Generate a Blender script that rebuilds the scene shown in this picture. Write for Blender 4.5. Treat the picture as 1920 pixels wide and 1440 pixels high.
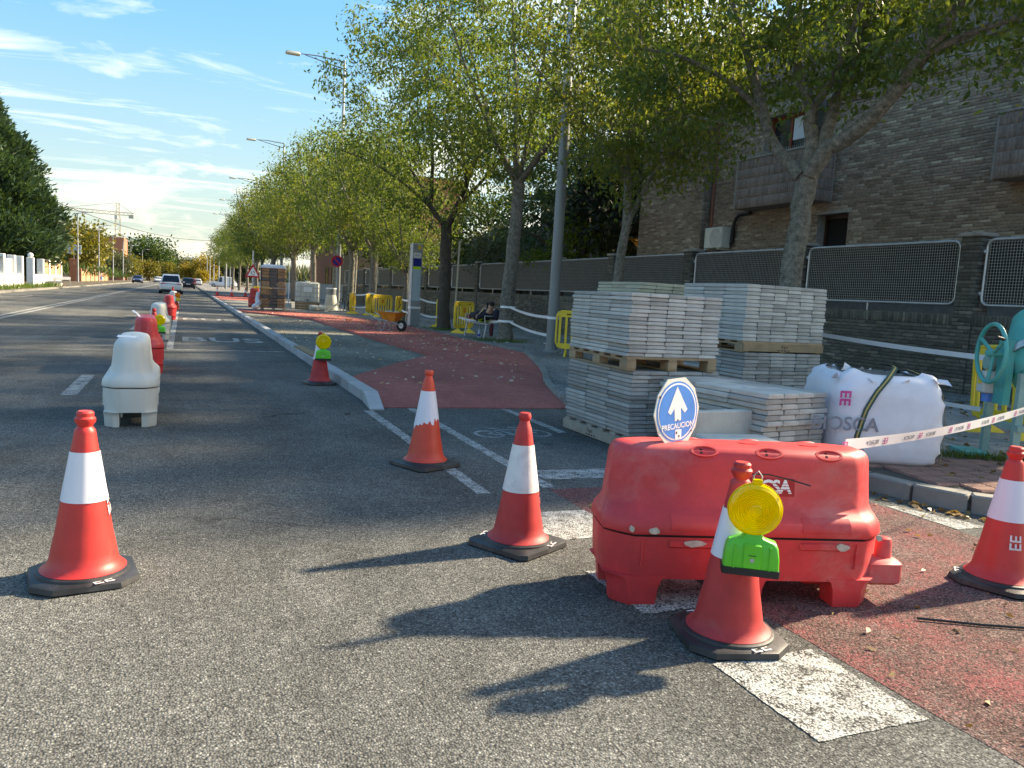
import bpy, bmesh, math, random
import numpy as np
from mathutils import Vector, Matrix, noise as mnoise

for o in list(bpy.data.objects):
    bpy.data.objects.remove(o, do_unlink=True)
sc = bpy.context.scene
COL = sc.collection
R = math.radians
random.seed(7)
RNG = np.random.default_rng(11)

# ------------------------------------------------------------------ camera
YAW, PITCH, ROLL, CAMH = 0.4069, 0.1121, 0.0566, 1.344
f0 = Vector((math.sin(YAW), math.cos(YAW), 0)); r0 = Vector((math.cos(YAW), -math.sin(YAW), 0)); z0 = Vector((0, 0, 1))
fw = f0 * math.cos(PITCH) - z0 * math.sin(PITCH); up = z0 * math.cos(PITCH) + f0 * math.sin(PITCH)
rt = r0 * math.cos(ROLL) + up * math.sin(ROLL); up2 = up * math.cos(ROLL) - r0 * math.sin(ROLL)
cd = bpy.data.cameras.new('camera'); cam = bpy.data.objects.new('camera', cd); COL.objects.link(cam)
mw = Matrix.Identity(4)
for i, v in enumerate((rt, up2, -fw)):
    for j in range(3): mw[j][i] = v[j]
mw[2][3] = CAMH
cam.matrix_world = mw
cd.sensor_width = 36; cd.lens = 27.04; cd.clip_start = 0.05; cd.clip_end = 6000
sc.camera = cam

# ------------------------------------------------------------------ light
SUN_EL, SUN_AZ = R(32.5), R(6)            # azimuth measured from +X towards +Y
sdir = Vector((math.cos(SUN_EL) * math.cos(SUN_AZ), math.cos(SUN_EL) * math.sin(SUN_AZ), math.sin(SUN_EL)))
sl = bpy.data.lights.new('sun', 'SUN'); sl.energy = 2.0; sl.angle = R(2.2); sl.color = (1, .955, .89)
so = bpy.data.objects.new('sun', sl); COL.objects.link(so)
so.rotation_euler = (-sdir).to_track_quat('-Z', 'Y').to_euler(); so.location = (30, 5, 30)

def N(nt, typ, ins=None, **props):
    n = nt.nodes.new(typ)
    for k, v in props.items(): setattr(n, k, v)
    for k, v in (ins or {}).items():
        s = n.inputs[k]
        if isinstance(v, bpy.types.NodeSocket): nt.links.new(v, s)
        else: s.default_value = v
    return n
def mth(nt, op, a, b=0.0, c=0.0, clamp=False):
    return N(nt, 'ShaderNodeMath', {0: a, 1: b, 2: c}, operation=op, use_clamp=clamp).outputs[0]
def ramp(nt, fac, stops, interp='LINEAR'):
    n = N(nt, 'ShaderNodeValToRGB', {0: fac}); cr = n.color_ramp; cr.interpolation = interp
    while len(cr.elements) < len(stops): cr.elements.new(.5)
    for e, (p, c) in zip(cr.elements, stops):
        e.position = p; e.color = tuple(c) + (1,) if not isinstance(c, (int, float)) else (c, c, c, 1)
    return n.outputs[0]
def mixc(nt, fac, a, b, mode='MIX'):
    n = N(nt, 'ShaderNodeMix', data_type='RGBA', blend_type=mode, clamp_factor=True)
    for k, v in ((0, fac), (6, a), (7, b)):
        if isinstance(v, bpy.types.NodeSocket): nt.links.new(v, n.inputs[k])
        else: n.inputs[k].default_value = v if k == 0 else tuple(v) + (1,) if len(v) == 3 else v
    return n.outputs[2]
def nz(nt, vec, scale, detail=4, rough=.55, dist=0.0):
    return N(nt, 'ShaderNodeTexNoise', {'Vector': vec, 'Scale': scale, 'Detail': detail, 'Roughness': rough, 'Distortion': dist}).outputs[0]

w = bpy.data.worlds.new('World'); sc.world = w; w.use_nodes = True
nt = w.node_tree; nt.nodes.clear()
sky = N(nt, 'ShaderNodeTexSky', sky_type='NISHITA', sun_disc=False, sun_elevation=SUN_EL, sun_rotation=R(90) - SUN_AZ,
        altitude=50, air_density=1.0, dust_density=0.2, ozone_density=1.6)
geo = N(nt, 'ShaderNodeTexCoord').outputs['Generated']
sx = N(nt, 'ShaderNodeSeparateXYZ', {0: geo})
zc = mth(nt, 'MAXIMUM', sx.outputs[2], .012)
u_ = mth(nt, 'DIVIDE', sx.outputs[0], mth(nt, 'ADD', zc, .06)); v_ = mth(nt, 'DIVIDE', sx.outputs[1], mth(nt, 'ADD', zc, .06))
pl = N(nt, 'ShaderNodeCombineXYZ', {0: u_, 1: v_, 2: 0.0}).outputs[0]
# thin high streaks
mp = N(nt, 'ShaderNodeMapping', {'Vector': pl, 'Rotation': (0, 0, .35), 'Scale': (.55, 1.9, 1), 'Location': (3.1, 1.7, 0)}).outputs[0]
ci = ramp(nt, nz(nt, mp, 1.1, 9, .62, .6), [(.53, 0.), (.84, .55)])
# low cumulus bank: grows towards the horizon
mp2 = N(nt, 'ShaderNodeMapping', {'Vector': geo, 'Scale': (5, 5, 15), 'Location': (1.3, .4, 0)}).outputs[0]
cu = nz(nt, mp2, 1.25, 8, .6, .3)
low = ramp(nt, sx.outputs[2], [(.0, .12), (.06, .17), (.11, .13), (.15, .05), (.5, .03)])
# extra cloud added on the sun side for fill light; tree gaps there show white
sunw = ramp(nt, mth(nt, 'ADD', mth(nt, 'MULTIPLY', sx.outputs[0], .5), .5), [(.58, 0.), (.92, .42)])
cm = ramp(nt, mth(nt, 'ADD', mth(nt, 'ADD', cu, low), sunw), [(.64, 0.), (.98, .62)])
mask = mth(nt, 'MAXIMUM', ci, cm)
# soft shoulder so that the bright horizon keeps its colour
lum = N(nt, 'ShaderNodeRGBToBW', {0: sky.outputs[0]}).outputs[0]
shd = mth(nt, 'DIVIDE', 1., mth(nt, 'ADD', 1., mth(nt, 'MULTIPLY', lum, .35)))
cmp_ = N(nt, 'ShaderNodeVectorMath', {0: sky.outputs[0], 'Scale': shd}, operation='SCALE').outputs[0]
hs0 = N(nt, 'ShaderNodeHueSaturation', {'Saturation': 1.38, 'Color': cmp_})
# pale blue haze low over the horizon
hzf = ramp(nt, sx.outputs[2], [(0., .85), (.10, .45), (.28, 0.)])
hs_ = N(nt, 'ShaderNodeMix', data_type='RGBA'); nt.links.new(hzf, hs_.inputs[0]); nt.links.new(hs0.outputs[0], hs_.inputs[6]); hs_.inputs[7].default_value = (.80, 1.12, 1.50, 1)
bsky = N(nt, 'ShaderNodeBackground', {0: hs_.outputs[2], 1: .10})
bcl = N(nt, 'ShaderNodeBackground', {0: (1, .975, .94, 1), 1: .47})
mxs = N(nt, 'ShaderNodeMixShader', {0: mask, 1: bsky.outputs[0], 2: bcl.outputs[0]})
N(nt, 'ShaderNodeOutputWorld', {0: mxs.outputs[0]})

vs = sc.view_settings
vs.view_transform = 'Standard'; vs.look = 'None'; vs.exposure = 2.65; vs.gamma = 1; vs.use_curve_mapping = False
vs.use_white_balance = True; vs.white_balance_temperature = 8800
sc.render.engine = 'CYCLES'
sc.cycles.use_denoising = True
sc.cycles.max_bounces = 6; sc.cycles.diffuse_bounces = 4; sc.cycles.glossy_bounces = 2; sc.cycles.transmission_bounces = 4
sc.cycles.transparent_max_bounces = 6
sc.cycles.use_fast_gi = False

# ------------------------------------------------------------------ materials
MATS = {}
def newmat(name):
    m = bpy.data.materials.new(name); m.use_nodes = True; nt = m.node_tree; nt.nodes.clear(); MATS[name] = m
    return m, nt
def finish(nt, col, rough=.7, metal=0., bump=None, bstr=.4, bdist=.005, spec=.4, **kw):
    ins = {'Base Color': col if isinstance(col, bpy.types.NodeSocket) else tuple(col) + (1,), 'Roughness': rough, 'Metallic': metal, 'Specular IOR Level': spec}
    if bump is not None:
        ins['Normal'] = N(nt, 'ShaderNodeBump', {'Height': bump, 'Strength': bstr, 'Distance': bdist}).outputs[0]
    ins.update(kw)
    p = N(nt, 'ShaderNodeBsdfPrincipled', ins)
    N(nt, 'ShaderNodeOutputMaterial', {0: p.outputs[0]})
    return p
def rnd(nt):
    a = N(nt, 'ShaderNodeObjectInfo').outputs['Random']; b = N(nt, 'ShaderNodeNewGeometry').outputs['Random Per Island']
    return mth(nt, 'FRACT', mth(nt, 'ADD', mth(nt, 'MULTIPLY', a, 7.31), b))
def simple(name, col, rough=.6, var=.15, scale=6, bump=.15, bscale=60, metal=0., spec=.4, rv=0., dirt=0., dirtcol=(.16, .14, .11), fine=0., streak=False, bd=.004):
    """base colour with blotches, fine grain, dirt; rv = variation per piece"""
    m, nt = newmat(name)
    co = N(nt, 'ShaderNodeTexCoord').outputs['Object']
    if streak: co2 = N(nt, 'ShaderNodeMapping', {'Vector': co, 'Scale': (1, 1, .16)}).outputs[0]
    else: co2 = co
    n1 = nz(nt, co2, scale, 5, .6)
    c = mixc(nt, ramp(nt, n1, [(.3, 0.), (.7, 1.)]), [x * (1 - var) for x in col], [min(1, x * (1 + var)) for x in col])
    if fine:
        n3 = nz(nt, co, bscale * 1.7, 3, .7)
        c = mixc(nt, 1., c, ramp(nt, n3, [(.25, 1 - fine), (.75, 1 + fine)]), 'MULTIPLY')
    if rv:
        r = rnd(nt)
        c = mixc(nt, 1., c, ramp(nt, r, [(0., 1 - rv), (1., 1.0)]), 'MULTIPLY')
    if dirt:
        d = ramp(nt, nz(nt, co2, scale * .45 + .7, 7, .68, .5), [(.52, 0.), (.72, dirt)])
        c = mixc(nt, d, c, dirtcol)
    finish(nt, c, rough, metal, nz(nt, co2, bscale, 5, .65) if bump else None, bump, bd, spec)
    return m

def asphalt_like(name, lo, hi, tint=None, stain=.35, paint=None, wear=(.35, .6), chips=118, crack=True, thresh_scale=9, light=.5):
    """chips of aggregate; 'paint' = colour of worn paint lying on it"""
    m, nt = newmat(name)
    co = N(nt, 'ShaderNodeTexCoord').outputs['Object']
    wob = N(nt, 'ShaderNodeTexNoise', {'Vector': co, 'Scale': 40., 'Detail': 2}).outputs[1]
    co_w = N(nt, 'ShaderNodeVectorMath', {0: co, 1: N(nt, 'ShaderNodeVectorMath', {0: wob, 'Scale': .012}, operation='SCALE').outputs[0]}).outputs[0]
    v = N(nt, 'ShaderNodeTexVoronoi', {'Vector': co_w, 'Scale': float(chips)})
    g = N(nt, 'ShaderNodeSeparateColor', {0: v.outputs['Color']}).outputs[0]
    c = ramp(nt, g, [(0., lo), (.55, [(a * .55 + b * .45) for a, b in zip(lo, hi)]), (.92, hi), (1., [min(1, x * (1 + light)) for x in hi])])
    dist = v.outputs['Distance']
    gap = ramp(nt, dist, [(.45, 1.), (.85, .35)])
    c = mixc(nt, 1., c, gap, 'MULTIPLY')
    st = nz(nt, co, .55, 7, .6, .4)
    c = mixc(nt, 1., c, ramp(nt, st, [(.3, 1 - stain), (.7, 1 + stain * .6)]), 'MULTIPLY')
    # tyre-polished lanes and old patches
    tr = nz(nt, N(nt, 'ShaderNodeMapping', {'Vector': co, 'Scale': (1.25, .035, 1)}).outputs[0], 1., 4, .55)
    c = mixc(nt, 1., c, ramp(nt, tr, [(.32, .84), (.68, 1.14)]), 'MULTIPLY')
    c = mixc(nt, 1., c, ramp(nt, nz(nt, co, 7., 5, .65), [(.3, .86), (.7, 1.10)]), 'MULTIPLY')
    # dusty scuffs
    du = ramp(nt, nz(nt, N(nt, 'ShaderNodeMapping', {'Vector': co, 'Scale': (1, .4, 1)}).outputs[0], 2.3, 9, .75, .8), [(.56, 0.), (.70, .55)])
    sp = ramp(nt, nz(nt, co, 55., 3, .7), [(.5, 0.), (.62, 1.)])
    c = mixc(nt, mth(nt, 'MULTIPLY', du, sp), c, (.42, .42, .40))
    if paint is not None:
        pn = nz(nt, co, float(thresh_scale), 8, .72)
        lo_w = mth(nt, 'ADD', mth(nt, 'MULTIPLY', pn, .75), mth(nt, 'MULTIPLY', nz(nt, co, 70., 3, .7), .45))
        lo_w = mth(nt, 'ADD', lo_w, mth(nt, 'MULTIPLY', mth(nt, 'SUBTRACT', .5, dist), .22))
        pm = ramp(nt, lo_w, [(wear[0], 0.), (wear[1], 1.)])
        pc = mixc(nt, 1., list(paint), ramp(nt, nz(nt, co, 26., 4, .6), [(.3, .72), (.7, 1.08)]), 'MULTIPLY')
        pc = mixc(nt, 1., pc, ramp(nt, dist, [(.4, 1.), (.9, .6)]), 'MULTIPLY')
        c = mixc(nt, pm, c, pc)
    if crack:
        wv = N(nt, 'ShaderNodeTexNoise', {'Vector': co, 'Scale': 2.2, 'Detail': 5}).outputs[1]
        cw = N(nt, 'ShaderNodeVectorMath', {0: co, 1: N(nt, 'ShaderNodeVectorMath', {0: wv, 'Scale': .5}, operation='SCALE').outputs[0]}).outputs[0]
        e = N(nt, 'ShaderNodeTexVoronoi', {'Vector': cw, 'Scale': .62}, feature='DISTANCE_TO_EDGE').outputs['Distance']
        cr = mth(nt, 'MULTIPLY', ramp(nt, e, [(.0, 1.), (.007, .9), (.014, 0.)]), ramp(nt, nz(nt, co, .35, 4, .6), [(.54, 0.), (.62, .6)]))
        c = mixc(nt, cr, c, (.012, .012, .012))
    h = mth(nt, 'ADD', mth(nt, 'MULTIPLY', mth(nt, 'SUBTRACT', 1., dist), .8), mth(nt, 'MULTIPLY', g, .35))
    finish(nt, c, .95, 0., h, .85, .006, .07)
    return m

ASP = ((.100, .101, .094), (.235, .236, .216))
asphalt_like('asphalt', *ASP)
asphalt_like('white_marking', *ASP, paint=(.62, .62, .58), wear=(.50, .68))
asphalt_like('worn_marking', *ASP, paint=(.56, .56, .53), wear=(.47, .68))
asphalt_like('bus_paint', *ASP, paint=(.50, .50, .47), wear=(.40, .60))
asphalt_like('red_marking', (.09, .065, .06), (.27, .19, .165), paint=(.36, .095, .10), wear=(.56, .80), thresh_scale=1.6)
asphalt_like('red_path', (.50, .155, .130), (.62, .215, .180), stain=.22, chips=150, crack=False, light=.15)
asphalt_like('gravel', (.16, .158, .13), (.34, .33, .28), stain=.4, chips=70, crack=False)
asphalt_like('pavement_far', (.22, .215, .20), (.36, .35, .32), stain=.3, chips=40, crack=False, light=.2)
asphalt_like('dirt', (.10, .085, .06), (.24, .20, .15), stain=.4, chips=30, crack=False)

simple('cone_red', (.62, .035, .03), .46, .14, 5, .06, 40, dirt=.5, dirtcol=(.42, .12, .10), spec=.5)
simple('cone_red_old', (.50, .035, .035), .55, .2, 6, .1, 50, dirt=.6, dirtcol=(.38, .14, .12), spec=.4)
simple('cone_orange', (.70, .062, .03), .45, .12, 5, .06, 40, dirt=.3, dirtcol=(.5, .17, .1), spec=.5)
simple('sleeve_white', (.74, .74, .80), .35, .05, 8, .03, 30, dirt=.12, dirtcol=(.5, .48, .44), streak=True)
simple('sleeve_dirty', (.70, .69, .68), .5, .09, 14, .5, 45, dirt=.45, dirtcol=(.34, .30, .25))
simple('rubber', (.022, .023, .025), .48, .5, 7, .2, 70, dirt=.45, dirtcol=(.11, .11, .105), spec=.5)
simple('stencil', (.72, .70, .70), .6, .1, 20, 0, dirt=.5, dirtcol=(.5, .2, .2))
simple('barrier_red', (.62, .045, .050), .48, .18, 3.2, .08, 25, dirt=.62, dirtcol=(.62, .24, .22), spec=.4, fine=.06)
simple('barrier_white', (.60, .60, .555), .5, .09, 3, .06, 25, dirt=.45, dirtcol=(.36, .33, .27), streak=True)
simple('plaque_red', (.42, .012, .016), .4, .06, 8, 0)
simple('scuff', (.48, .42, .35), .8, .3, 30, .3)
simple('dark_hole', (.012, .010, .010), .9, .1, 5, 0)
simple('black_plastic', (.016, .016, .018), .45, .2, 9, .1)
simple('green_plastic', (.075, .52, .03), .38, .07, 6, .03, spec=.5)
simple('steel', (.46, .48, .50), .38, .12, 8, .06, 40, metal=.75, dirt=.3)
simple('wire', (.34, .35, .34), .5, .15, 6, 0, metal=.3)
simple('galv', (.42, .44, .46), .45, .15, 6, .08, 40, metal=.55, dirt=.25)
simple('lamp_pole_grey', (.20, .22, .22), .5, .14, 4, .08, 30, dirt=.3, dirtcol=(.2, .2, .18), metal=.2, streak=True)
simple('concrete_slab', (.56, .545, .495), .88, .14, 4, .5, 140, rv=.40, fine=.22)
simple('concrete_slab_blue', (.42, .415, .385), .88, .14, 4, .5, 140, rv=.42, fine=.22)
simple('concrete_slab_sand', (.50, .475, .35), .88, .12, 4, .5, 140, rv=.25, fine=.25)
simple('concrete_kerb', (.50, .49, .43), .9, .14, 5, .5, 110, fine=.2, dirt=.3)
simple('kerb_light', (.38, .395, .395), .85, .14, 3, .4, 120, rv=.32, fine=.16, dirt=.3, dirtcol=(.25, .22, .19))
simple('kerb_old', (.26, .25, .22), .9, .2, 4, .5, 100, rv=.25, fine=.2, dirt=.5, dirtcol=(.1, .09, .07))
simple('pallet_wood', (.40, .28, .165), .85, .2, 7, .4, 60, rv=.25, fine=.15, dirt=.35)
simple('pallet_wood_grey', (.34, .30, .24), .88, .2, 7, .4, 60, rv=.25, fine=.15, dirt=.4)
simple('plank', (.30, .19, .10), .85, .2, 6, .4, 60, fine=.15, dirt=.3)
simple('bag_white', (.70, .72, .77), .5, .07, 5, .35, 16, dirt=.22, dirtcol=(.46, .43, .37))
simple('strap_green', (.035, .085, .065), .7, .2, 40, .3)
simple('strap_yellow', (.50, .35, .10), .7, .2, 40, .3)
simple('gravel_fill', (.16, .145, .13), .95, .4, 40, .9, 50, fine=.3)
simple('tape_white', (.80, .80, .80), .4, .05, 8, .15, 20)
simple('print_magenta', (.55, .05, .25), .5, .1, 20, 0)
simple('print_grey', (.22, .24, .28), .5, .1, 20, 0)
simple('print_black', (.02, .02, .022), .6, .1, 20, 0)
simple('print_white', (.80, .80, .78), .5, .06, 20, 0)
simple('print_red', (.65, .06, .03), .5, .06, 20, 0)
simple('sign_blue', (.035, .22, .62), .35, .12, 9, .03, dirt=.15, dirtcol=(.4, .5, .6), spec=.5)
simple('sign_navy', (.015, .03, .26), .4, .1, 8, 0)
simple('sign_red', (.50, .02, .03), .4, .1, 8, 0)
simple('sign_plate', (.72, .71, .64), .4, .06, 10, .05, dirt=.35, dirtcol=(.4, .36, .26))
simple('yellow_plastic', (.88, .60, .05), .45, .1, 5, .06, 30, dirt=.2, dirtcol=(.5, .36, .1))
simple('orange_paint', (.62, .23, .025), .5, .2, 7, .1, 40, dirt=.5, dirtcol=(.28, .15, .08))
simple('teal_paint', (.03, .38, .34), .42, .15, 6, .08, 40, dirt=.3, dirtcol=(.2, .26, .22), spec=.5)
simple('teal_pale', (.22, .38, .34), .6, .2, 6, .1, 40, dirt=.5, dirtcol=(.3, .3, .24))
simple('white_wall', (.78, .77, .72), .85, .07, 2, .2, 40, dirt=.3, dirtcol=(.5, .48, .4))
simple('grey_plaster', (.42, .42, .41), .9, .1, 2, .2)
simple('terracotta', (.42, .17, .10), .85, .12, 2, .3, 30)
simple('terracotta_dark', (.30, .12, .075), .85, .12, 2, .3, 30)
simple('orange_wall', (.55, .30, .17), .85, .12, 2, .3, 30)
simple('brown_render', (.24, .19, .13), .9, .12, 2, .3, 30)
simple('mortar', (.30, .28, .25), .95, .2, 8, .4, 120)
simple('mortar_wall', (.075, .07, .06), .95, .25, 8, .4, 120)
simple('roof_tile', (.22, .205, .19), .8, .15, 5, .3, 50, rv=.3)
simple('dark_wood', (.045, .02, .012), .5, .2, 6, .1)
simple('red_wood', (.22, .045, .025), .5, .2, 6, .1)
simple('curtain', (.62, .66, .68), .7, .05, 3, .1)
simple('interior', (.012, .011, .010), .9, .1, 2, 0)
simple('ac_white', (.62, .62, .56), .5, .05, 5, .05, dirt=.2)
simple('car_white', (.66, .68, .70), .25, .03, 2, 0, spec=.6)
simple('car_blue', (.03, .05, .11), .22, .05, 2, 0, spec=.6)
simple('car_dark', (.025, .027, .032), .22, .05, 2, 0, spec=.6)
simple('car_red', (.35, .02, .025), .25, .05, 2, 0, spec=.6)
simple('tyre', (.014, .014, .015), .8, .2, 9, .1)
simple('screen_dark', (.016, .018, .021), .9, .2, 5, .2, 200)
simple('bark', (.185, .168, .135), .92, .5, 13, 1., 22, dirt=.8, dirtcol=(.07, .072, .048), fine=.4, bd=.035)
simple('bark_dark', (.07, .058, .045), .95, .3, 9, .8, 36, fine=.2)
simple('stake_wood', (.50, .43, .31), .85, .15, 6, .3, 60)
simple('tile_red', (.33, .19, .15), .9, .16, 9, .4, 90, rv=.35, fine=.2, dirt=.4, dirtcol=(.10, .085, .07))
simple('tile_grey', (.29, .29, .265), .92, .16, 9, .4, 90, rv=.35, fine=.2, dirt=.45, dirtcol=(.09, .085, .07))
simple('joint_dark', (.05, .048, .040), .95, .3, 12, .5, 80)
simple('skin', (.52, .29, .20), .5, .06, 9, .05)
simple('cloth_navy', (.018, .019, .030), .9, .2, 12, .2)
simple('cloth_maroon', (.09, .014, .020), .9, .2, 12, .2)
simple('cloth_red', (.40, .045, .05), .9, .2, 12, .2)
simple('hi_vis', (.50, .78, .03), .7, .06, 12, .1)
simple('hair_dark', (.012, .010, .009), .7, .2, 40, .2)
simple('sack', (.60, .57, .50), .85, .12, 9, .5, 22, dirt=.4)
simple('plastic_wrap', (.55, .57, .60), .25, .1, 9, .5, 14)
simple('ibc_white', (.62, .64, .58), .35, .06, 4, .1)
simple('lamp_head', (.62, .60, .50), .4, .05, 5, 0)
simple('crane_yellow', (.72, .56, .36), .6, .1, 3, 0)
simple('lichen_ring', (.30, .29, .26), .95, .2, 20, .4)
simple('stone_dark', (.11, .105, .095), .9, .2, 8, .5)
simple('dark_green_metal', (.022, .045, .04), .5, .2, 6, .1)
simple('awning_orange', (.72, .30, .03), .8, .1, 6, .1)

def brick_mat(name, cols, mortar=.0):
    m, nt = newmat(name)
    co = N(nt, 'ShaderNodeTexCoord').outputs['Object']
    r = rnd(nt)
    c = ramp(nt, r, cols)
    n = nz(nt, co, 16., 5, .65)
    c = mixc(nt, 1., c, ramp(nt, n, [(.3, .72), (.7, 1.2)]), 'MULTIPLY')
    big = nz(nt, co, .45, 4, .6)
    c = mixc(nt, 1., c, ramp(nt, big, [(.35, .78), (.65, 1.15)]), 'MULTIPLY')
    finish(nt, c, .82, 0, nz(nt, co, 90., 4, .6), .5, .004, .3)
brick_mat('brick_brown', [(0., (.21, .152, .112)), (.35, (.285, .215, .162)), (.8, (.335, .262, .20)), (.93, (.41, .335, .25)), (1., (.51, .43, .32))])
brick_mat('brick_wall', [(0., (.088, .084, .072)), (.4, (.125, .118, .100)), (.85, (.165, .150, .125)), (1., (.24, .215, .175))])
brick_mat('brick_soldier', [(0., (.19, .145, .122)), (1., (.275, .215, .182))])

def leaf_mat(name, cols, trans=.58):
    m, nt = newmat(name)
    r = N(nt, 'ShaderNodeNewGeometry').outputs['Random Per Island']
    co = N(nt, 'ShaderNodeTexCoord').outputs['Object']
    big = nz(nt, co, .9, 3, .5)
    f = mth(nt, 'ADD', mth(nt, 'MULTIPLY', r, .62), mth(nt, 'MULTIPLY', ramp(nt, big, [(.3, 0.), (.7, 1.)]), .38), clamp=True)
    c = ramp(nt, f, cols)
    d = N(nt, 'ShaderNodeBsdfPrincipled', {'Base Color': c, 'Roughness': .5, 'Specular IOR Level': .35})
    t = N(nt, 'ShaderNodeBsdfTranslucent', {0: mixc(nt, 1., c, (1.5, 1.35, .55), 'MULTIPLY')})
    ms = N(nt, 'ShaderNodeMixShader', {0: trans, 1: d.outputs[0], 2: t.outputs[0]})
    N(nt, 'ShaderNodeOutputMaterial', {0: ms.outputs[0]})
leaf_mat('leaf_celtis', [(0., (.055, .105, .038)), (.5, (.100, .160, .048)), (.84, (.165, .21, .055)), (.95, (.27, .26, .055)), (1., (.42, .30, .05))])
leaf_mat('leaf_celtis_yellow', [(0., (.062, .112, .036)), (.45, (.115, .160, .044)), (.8, (.19, .215, .052)), (1., (.34, .29, .06))])
leaf_mat('leaf_conifer', [(0., (.024, .052, .030)), (.6, (.045, .092, .046)), (1., (.075, .135, .060))], .25)
leaf_mat('leaf_green', [(0., (.022, .052, .016)), (.6, (.045, .090, .022)), (1., (.10, .14, .035))], .35)
leaf_mat('leaf_lime', [(0., (.07, .12, .02)), (.6, (.13, .19, .03)), (1., (.25, .28, .05))], .45)
leaf_mat('leaf_dark', [(0., (.008, .016, .009)), (.7, (.020, .032, .015)), (.9, (.05, .035, .018)), (1., (.09, .05, .025))], .15)
leaf_mat('leaf_olive', [(0., (.05, .065, .035)), (1., (.12, .14, .08))], .3)
leaf_mat('leaf_gold', [(0., (.14, .13, .025)), (.6, (.27, .21, .03)), (1., (.42, .30, .04))], .4)
leaf_mat('leaf_autumn', [(0., (.08, .10, .025)), (.5, (.145, .145, .032)), (1., (.24, .20, .04))], .4)
leaf_mat('grass_blade', [(0., (.04, .08, .015)), (.6, (.08, .15, .025)), (1., (.20, .22, .06))], .3)
leaf_mat('dry_leaf', [(0., (.10, .055, .025)), (.5, (.24, .15, .06)), (1., (.45, .33, .15))], .2)
leaf_mat('path_leaf', [(0., (.45, .28, .20)), (.5, (.60, .45, .36)), (1., (.66, .58, .45))], .2)

def glassy(name, col, rough=.08, trans=0., spec=.6, alpha=1.):
    m, nt = newmat(name)
    finish(nt, col, rough, 0., None, spec=spec, **{'Transmission Weight': trans, 'IOR': 1.45, 'Alpha': alpha})
glassy('window_glass', (.02, .023, .028), .06)
glassy('lens_yellow', (.98, .74, .0), .2, .35)
glassy('lens_orange', (.9, .26, .0), .2, .3)
glassy('bottle', (.62, .74, .86), .1, .6)
glassy('car_glass', (.012, .014, .017), .05)
glassy('tail_red', (.45, .01, .015), .2)
glassy('totem_glass', (.45, .56, .60), .12)

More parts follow.
